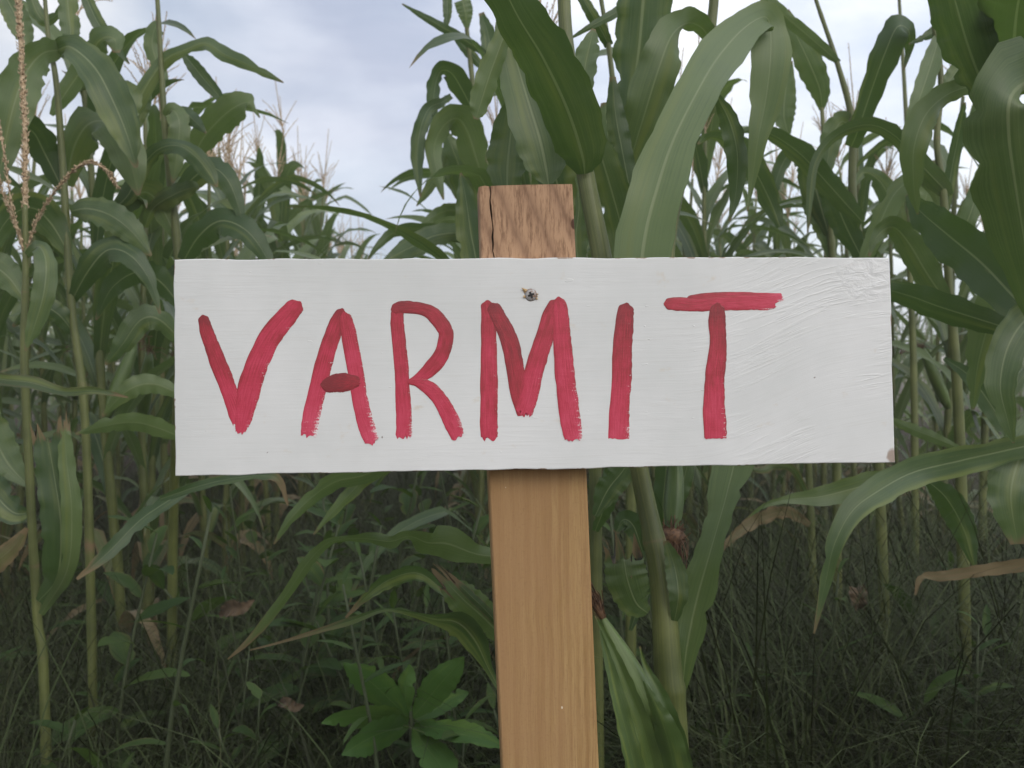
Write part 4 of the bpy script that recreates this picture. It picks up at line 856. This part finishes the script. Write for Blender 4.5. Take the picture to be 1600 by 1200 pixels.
for pts in ([(90, 78, 2.0, 24), (112, 74, 1.97, 36, 30), (150, 108, 1.93, 54, 10), (180, 165, 1.92, 58), (200, 215, 1.92, 40), (213, 262, 1.93, 5)],
            [(92, 78, 2.0, 20), (66, 84, 1.95, 42, 35), (40, 115, 1.92, 58, 15), (20, 170, 1.9, 60), (6, 235, 1.9, 40), (-4, 295, 1.9, 5)],
            [(104, -50, 2.02, 24), (106, 5, 2.02, 30), (110, 48, 2.02, 28), (108, 74, 2.02, 6)],
            [(80, 180, 2.2, 6), (98, 152, 2.2, 26), (130, 105, 2.2, 32), (155, 64, 2.18, 38, 20), (178, 60, 2.16, 28, 40), (182, 82, 2.16, 10)],
            [(104, 290, 2.1, 20), (115, 232, 2.08, 52, 10), (136, 196, 2.05, 56, 30), (162, 190, 2.03, 46, 40), (188, 215, 2.02, 58, 15), (206, 260, 2.02, 46), (216, 305, 2.03, 5)],
            [(128, -20, 2.3, 16), (150, 30, 2.3, 21), (172, 62, 2.3, 17), (202, 100, 2.3, 3)],
            [(0, -20, 2.1, 18), (20, 15, 2.1, 36), (36, 50, 2.1, 32), (46, 85, 2.1, 4)],
            [(40, -30, 2.1, 10), (58, 20, 2.1, 22), (75, 32, 2.1, 16), (100, 10, 2.1, 10), (120, -20, 2.1, 4)],
            [(110, 330, 2.0, 16), (138, 326, 1.97, 40, 25), (172, 336, 1.95, 46, 10), (206, 362, 1.95, 38), (236, 400, 1.96, 4)],
            [(100, 300, 2.05, 12), (70, 240, 2.03, 44, 15), (50, 205, 2.0, 44, 35), (20, 200, 1.98, 36, 35), (-10, 240, 1.98, 20), (-30, 290, 1.98, 3)],
            [(110, 400, 2.0, 14), (80, 350, 1.98, 46, 10), (50, 325, 1.96, 46, 30), (15, 340, 1.95, 40, 10), (-15, 390, 1.95, 20), (-30, 440, 1.95, 3)],
            [(112, 470, 2.0, 14), (140, 420, 1.97, 40, 10), (170, 390, 1.95, 40, 30), (205, 400, 1.93, 34, 15), (235, 440, 1.93, 20), (250, 490, 1.93, 3)],
            [(115, 520, 2.0, 12), (90, 490, 1.98, 34), (60, 480, 1.97, 30), (20, 510, 1.97, 4)],
            [(190, 130, 2.15, 16), (205, 150, 2.13, 32), (195, 185, 2.12, 28), (180, 215, 2.12, 5)]):
    hero_leaf(K, pts, n=30)
J = hero('tall corn plant left of the gap with a long leaf arching out into the sky', 268, 2.45,
         [(270, 850, 2.4, 15), (278, 620, 2.25, 15), (284, 480, 2.2, 15), (278, 390, 2.2, 14), (266, 280, 2.2, 12), (257, 190, 2.2, 10), (252, 100, 2.2, 8), (246, 0, 2.2, 7), (240, -80, 2.2, 6)])
hero_tassel(J, (240, -80), (232, -240), 2.2, 52)
for pts in ([(196, 197, 2.2, 6), (212, 165, 2.2, 26), (235, 125, 2.2, 23), (260, 92, 2.2, 21, 15), (295, 76, 2.18, 19, 30), (322, 67, 2.15, 20, 25), (350, 84, 2.12, 23), (380, 97, 2.1, 20), (415, 115, 2.1, 12), (443, 129, 2.1, 2)],
            [(283, 80, 2.25, 6), (300, 100, 2.25, 20), (320, 125, 2.25, 22), (340, 148, 2.25, 16), (352, 168, 2.25, 2)],
            [(302, 250, 2.3, 8), (315, 220, 2.28, 40), (335, 195, 2.25, 48), (360, 172, 2.22, 48, 10), (384, 160, 2.2, 32, 35), (394, 166, 2.2, 12), (406, 184, 2.2, 2)],
            [(176, 328, 2.1, 6), (200, 305, 2.1, 27), (225, 257, 2.1, 23), (250, 232, 2.08, 22, 25), (280, 228, 2.06, 23, 35), (306, 245, 2.05, 29), (326, 270, 2.05, 26), (339, 292, 2.05, 4)],
            [(258, 190, 2.2, 10), (268, 172, 2.18, 24, 30), (280, 190, 2.16, 34, 10), (277, 240, 2.16, 28), (270, 285, 2.16, 4)],
            [(262, 200, 2.2, 8), (285, 176, 2.2, 20, 30), (305, 190, 2.18, 20), (322, 208, 2.18, 3)],
            [(215, 197, 2.3, 12), (225, 160, 2.3, 22), (234, 120, 2.3, 4)],
            [(262, 132, 2.3, 6), (250, 110, 2.3, 21), (238, 72, 2.3, 26), (242, 44, 2.3, 22, 30), (250, 40, 2.3, 6)],
            [(226, 355, 2.2, 8), (240, 325, 2.18, 25), (270, 305, 2.16, 31, 20), (300, 293, 2.15, 22), (312, 294, 2.15, 3)],
            [(270, 320, 2.2, 12), (300, 280, 2.18, 34, 10), (330, 262, 2.16, 38, 30), (355, 280, 2.14, 34, 10), (372, 320, 2.14, 20), (380, 360, 2.14, 3)],
            [(275, 370, 2.2, 14), (250, 320, 2.18, 42, 10), (225, 300, 2.16, 40, 30), (195, 320, 2.14, 34, 10), (175, 370, 2.14, 20), (165, 420, 2.14, 3)],
            [(280, 420, 2.2, 14), (310, 370, 2.17, 42, 10), (345, 345, 2.14, 44, 30), (385, 360, 2.12, 40, 15), (415, 400, 2.12, 22), (430, 440, 2.12, 3)],
            [(284, 480, 2.2, 12), (250, 440, 2.18, 40, 10), (215, 425, 2.16, 40, 30), (175, 450, 2.14, 30, 10), (150, 500, 2.14, 3)],
            [(300, 690, 2.0, 8), (250, 670, 1.95, 28, 20), (210, 660, 1.92, 28, 25), (165, 665, 1.9, 24, 15), (118, 678, 1.9, 3)],
            [(290, 620, 2.1, 12), (240, 600, 2.08, 30), (200, 610, 2.06, 30), (160, 650, 2.06, 4)],
            [(290, 540, 2.1, 14), (250, 500, 2.05, 36, -15), (220, 500, 2.03, 40), (190, 540, 2.02, 30), (165, 570, 2.02, 4)]):
    hero_leaf(J, pts, n=30)
hero_leaf(J, [(300, 760, 1.9, 12), (270, 778, 1.8, 20), (220, 812, 1.7, 24), (170, 862, 1.65, 22), (120, 905, 1.62, 4)], dry=.15, tip=.3, n=28)
hero_leaf(J, [(250, 780, 1.7, 10), (310, 760, 1.66, 16, 20), (360, 748, 1.64, 16, 30), (410, 743, 1.63, 14, 30), (436, 750, 1.63, 12), (450, 790, 1.63, 3)], dry=.2, tip=.45, n=28)
hero_leaf(D2, [(840, 640, 1.3, 10), (740, 660, 1.35, 30), (640, 700, 1.42, 34, 20), (575, 740, 1.46, 28, 20), (526, 752, 1.48, 28, 25), (490, 775, 1.5, 22), (455, 810, 1.5, 16), (428, 850, 1.5, 2)], n=30, tip=.1)
hero_leaf(D2, [(842, 690, 1.3, 10), (740, 690, 1.38, 26), (640, 710, 1.46, 28), (575, 745, 1.5, 22), (548, 770, 1.5, 22), (520, 800, 1.5, 14), (490, 835, 1.5, 2)], n=30)

# ------------------------------------------------------------------ grass
def grass(n, x0, x1, y0, y1, lmin, lmax, wid, seed, lo=0, hi=.75, bend=1.0):
    r = np.random.RandomState(seed); k = 6
    x = r.uniform(x0, x1, n); y = y0 + (y1 - y0) * r.uniform(0, 1, n) ** 1.4; az = r.uniform(0, 6.283, n); ln = r.uniform(lmin, lmax, n)
    ph0 = r.uniform(.05, .6, n); ph1 = ph0 + r.uniform(.5, 1.8, n) * bend
    t = np.linspace(0, 1, k); phi = ph0[:, None] + (ph1 - ph0)[:, None] * t[None]
    ds = ln[:, None] / (k - 1); st = np.stack([np.cos(az)[:, None] * np.sin(phi) * ds, np.sin(az)[:, None] * np.sin(phi) * ds, np.cos(phi) * ds], -1)
    C = np.concatenate([np.zeros((n, 1, 3)), np.cumsum(st[:, :-1], 1)], 1) + np.stack([x, y, np.full(n, -.01)], -1)[:, None]
    wv = np.stack([-np.sin(az), np.cos(az), np.zeros(n)], -1)[:, None] * (wid * r.uniform(.6, 1.3, n)[:, None] * (1 - t[None] ** 1.5 * .93))[..., None]
    P = np.stack([C - wv, C + wv], 2).reshape(-1, 3)
    base = (np.arange(n) * k * 2)[:, None, None]; i = np.arange(k - 1)[None, :, None] * 2
    Fq = (base + i + np.array([0, 1, 3, 2])[None, None]).reshape(-1, 4)
    return P, Fq, np.repeat(r.uniform(lo, hi, n) ** 1.0, k * 2)
def grass_obj(parts, label):
    off = 0; Ps, Fs, As = [], [], []
    for P, Fq, A in parts: Ps.append(P); Fs.append(Fq + off); As.append(A); off += len(P)
    P = np.vstack(Ps); Fq = np.vstack(Fs); A = np.concatenate(As)
    me = bpy.data.meshes.new('grass'); me.vertices.add(len(P)); me.vertices.foreach_set('co', P.astype(np.float32).ravel())
    me.loops.add(Fq.size); me.loops.foreach_set('vertex_index', Fq.astype(np.int32).ravel()); me.polygons.add(len(Fq))
    me.polygons.foreach_set('loop_start', np.arange(0, Fq.size, 4).astype(np.int32))
    a = me.attributes.new('dry', 'FLOAT', 'POINT'); a.data.foreach_set('value', A.astype(np.float32)); me.update(calc_edges=True)
    tag(link('grass', me, None, M_GRASS), label, kind='stuff')
grass_obj([grass(42000, -3.2, 3.2, 1.2, 9, .12, .34, .0022, 1), grass(16000, -3.0, 3.0, 1.5, 8, .4, .8, .0024, 4, 0, .8, 1.5), grass(9000, -2.5, 2.5, 1.2, 6, .25, .5, .0016, 2, .3, .95, 1.2),
           grass(13000, .32, 2.2, 1.5, 3.4, .5, 1.05, .0022, 5, 0, .84, 1.4), grass(6000, -1.6, -.05, 1.95, 3.4, .3, .72, .0022, 6, 0, .84, 1.5), grass(2600, -1.3, -.5, 1.3, 2.0, .3, .6, .0015, 7, 0, .88, 1.2),
           grass(1100, -2.0, 2.0, 1.4, 5, .35, .65, .0014, 3, .7, .9, 1.3)], 'dark tangled grass covering the ground between the corn rows')
def oval_leaf(mb, base, direc, up, L_, W_, droop, seed, n=12, nv=5, fold=.22, ruf=.04, dry=0.0):
    r = np.random.RandomState(seed); t = np.linspace(0, 1, n); direc = unit(np.asarray(direc, float)); up = np.asarray(up, float)
    C = base + direc * (L_ * t)[:, None]; C = C + np.array([0, 0, -1.0]) * (droop * L_ * t ** 2)[:, None]
    T = unit(np.gradient(C, axis=0)); Wd = unit(np.cross(T, up)); Nn = unit(np.cross(Wd, T)); hw = W_ / 2 * np.maximum(np.sin(np.clip(t ** .8, 0, 1) * math.pi) ** .75, .04)
    blade(mb, C, Wd, Nn, hw, seed, nv, fold, ruf, 3, dry, 0)
# bright young weed at the foot of the post
MW = thing('weed_plant', base_of(642, 1.75), 'bright green young weed with oval leaves left of the post base', 'weed')
wl = np.array(MW.location); cP = at(642, 1122, 1.75)
mb = MB(); tube(mb, spline([wl, (wl + cP) / 2 + np.array([.006, 0, 0]), cP, at(634, 1075, 1.75)], 12), np.linspace(.006, .003, 12), 6); link('stem', mb.mesh('stem', wl, mat=M_WSTEM), MW)
for i, pts in enumerate(([(640, 1124, 1.75, 6), (612, 1096, 1.72, 40, 10), (582, 1068, 1.69, 48, 15), (556, 1050, 1.67, 30, 15), (536, 1036, 1.66, 2)],
            [(644, 1122, 1.75, 6), (664, 1098, 1.74, 38, -10), (690, 1066, 1.72, 46, -15), (712, 1042, 1.71, 28), (725, 1026, 1.7, 2)],
            [(641, 1120, 1.75, 5), (634, 1100, 1.74, 18, 30), (634, 1072, 1.73, 28, 30), (639, 1052, 1.73, 20), (640, 1038, 1.73, 3)],
            [(638, 1128, 1.75, 6), (600, 1120, 1.68, 36, 40), (564, 1118, 1.62, 34, 40), (528, 1122, 1.58, 20, 40), (502, 1130, 1.56, 2)],
            [(638, 1134, 1.74, 6), (612, 1140, 1.66, 40, 35), (584, 1150, 1.6, 46, 35), (556, 1166, 1.56, 32, 25), (534, 1180, 1.54, 2)],
            [(648, 1132, 1.75, 6), (680, 1138, 1.68, 30, 45), (718, 1146, 1.62, 36, 50), (756, 1156, 1.58, 24, 45), (788, 1168, 1.56, 2)],
            [(648, 1126, 1.76, 6), (680, 1108, 1.78, 26, 30), (710, 1090, 1.8, 26, 30), (732, 1082, 1.81, 3)],
            [(646, 1136, 1.74, 6), (665, 1165, 1.66, 40, 20), (690, 1200, 1.6, 50, 20), (705, 1240, 1.56, 4)])):
    hero_leaf(MW, pts, n=20, tip=0, fold=.14, ruf=.05, mat=M_MILK)
def weed_proto(seed):
    r = np.random.RandomState(seed); parts = []; H = r.uniform(.22, .55); mb = MB(); C = spline([(0, 0, 0), (r.normal() * .02, r.normal() * .02, H * .5), (r.normal() * .05, r.normal() * .05, H)], 8)
    tube(mb, C, np.linspace(.004, .0018, 8), 5); parts.append(('stem', mb.mesh('stem', mat=M_WSTEM)))
    nl = r.randint(9, 16); a = r.uniform(0, 6.28); Ls = r.uniform(.09, .17); asp = r.uniform(.14, .42)
    for i in range(nl):
        f = .15 + .85 * i / (nl - 1); b = np.array([np.interp(f, np.linspace(0, 1, 8), C[:, k]) for k in range(3)]); a += 2.4
        el = .1 + .7 * f ** 2 + r.normal() * .15; L_ = Ls * (1.15 - .6 * f) * r.uniform(.8, 1.2); mb = MB()
        oval_leaf(mb, b, (math.cos(a) * math.cos(el), math.sin(a) * math.cos(el), math.sin(el)), (r.normal() * .25, r.normal() * .25, 1), L_, L_ * asp, r.uniform(.1, .5), r.randint(1 << 30), dry=r.choice([0, 0, 0, .3]))
        parts.append(('leaf', mb.mesh('leaf', mat=M_WEED)))
    return parts
WP = [weed_proto(500 + i) for i in range(10)]
rw = random.Random(21)
def put_weed(i, x, y, s, label, group=None):
    o = thing('weed_plant', (x, y, -.005), label, 'weed', group); o.rotation_euler = (0, 0, rw.uniform(0, 6.28)); o.scale = (s, s, s)
    for nm, me in WP[i % 10]: link(nm, me, o)
for i in range(150):
    if i < 105: y = 1.55 + 3.2 * rw.random() ** 1.2; x = rw.uniform(-.62 * y, .18 * y) if rw.random() < .72 else rw.uniform(.1 * y, .6 * y)
    else: y = rw.uniform(1.7, 3.2); x = rw.uniform(-.3 * y, .02 * y)
    q = base_of(800 + F * x / y, y)
    put_weed(i, x, y, rw.uniform(.8, 1.6), *(('dull green broadleaf weed in the dark grass left of the post', 'broadleaf weeds left of the post') if x < .04 * y else ('dull green broadleaf weed in the dark grass right of the post', 'broadleaf weeds right of the post')))
for (px, d, s, i, lab) in ((270, 1.72, 1.1, 1, 'round leaved weed low in the dark lower left corner'), (330, 1.8, 1.0, 3, 'small weed with pale oval leaves beside the lower left round leaved weed')):
    b = base_of(px, d); put_weed(i, b[0], b[1], s, lab)
# dry fallen corn leaves caught in the grass
for px, py, d, ln, ang, w_, lab in ((370, 950, 2.0, 60, -25, 22, 'tan dry corn leaf scrap lying in the grass at lower left'), (455, 1102, 1.8, 40, 0, 16, 'rusty brown dead leaf on the ground left of the young weed'), (1342, 935, 2.1, 34, 80, 26, 'pale tan corn husk lying in dark grass at lower right'), ):
    dx, dy = math.cos(math.radians(ang)) * ln / 2, math.sin(math.radians(ang)) * ln / 2
    c0 = at(px, py, d); o = thing('dead_leaf', c0, lab, 'dead leaf')
    hero_leaf(o, [(px - dx, py - dy, d + .02, 3), (px - dx * .4, py - dy * .4 - 4, d, w_), (px + dx * .3, py + dy * .3 + 3, d - .01, w_ * .9), (px + dx, py + dy, d, 2)], dry=.95, n=14, ruf=.5, fold=.55, tip=0, mat=M_DEAD)
# thin scattering box added to imitate the milky veil of lens flare
mb = MB(); lo, hi = np.array([-640, -640, -1.2]), np.array([640, 940, 3.1])
mb.add([[(lo, hi)[(i >> k) & 1][k] for k in range(3)] for i in range(8)], [(0, 2, 3, 1), (4, 5, 7, 6), (0, 1, 5, 4), (2, 6, 7, 3), (0, 4, 6, 2), (1, 3, 7, 5)])
hz = bpy.data.materials.new('lens_veil'); hz.use_nodes = True; t = hz.node_tree; t.nodes.clear()
o = N(t, 'ShaderNodeOutputMaterial'); v = N(t, 'ShaderNodeVolumePrincipled'); v.inputs['Color'].default_value = (1.0, .93, .80, 1); v.inputs['Density'].default_value = .010; v.inputs['Anisotropy'].default_value = .3
L(t, v.outputs[0], o.inputs['Volume'])
tag(link('lens_veil', mb.mesh('lens_veil', smooth=False), None, hz), 'added thin milky volume imitating lens flare over the corn field', kind='stuff')
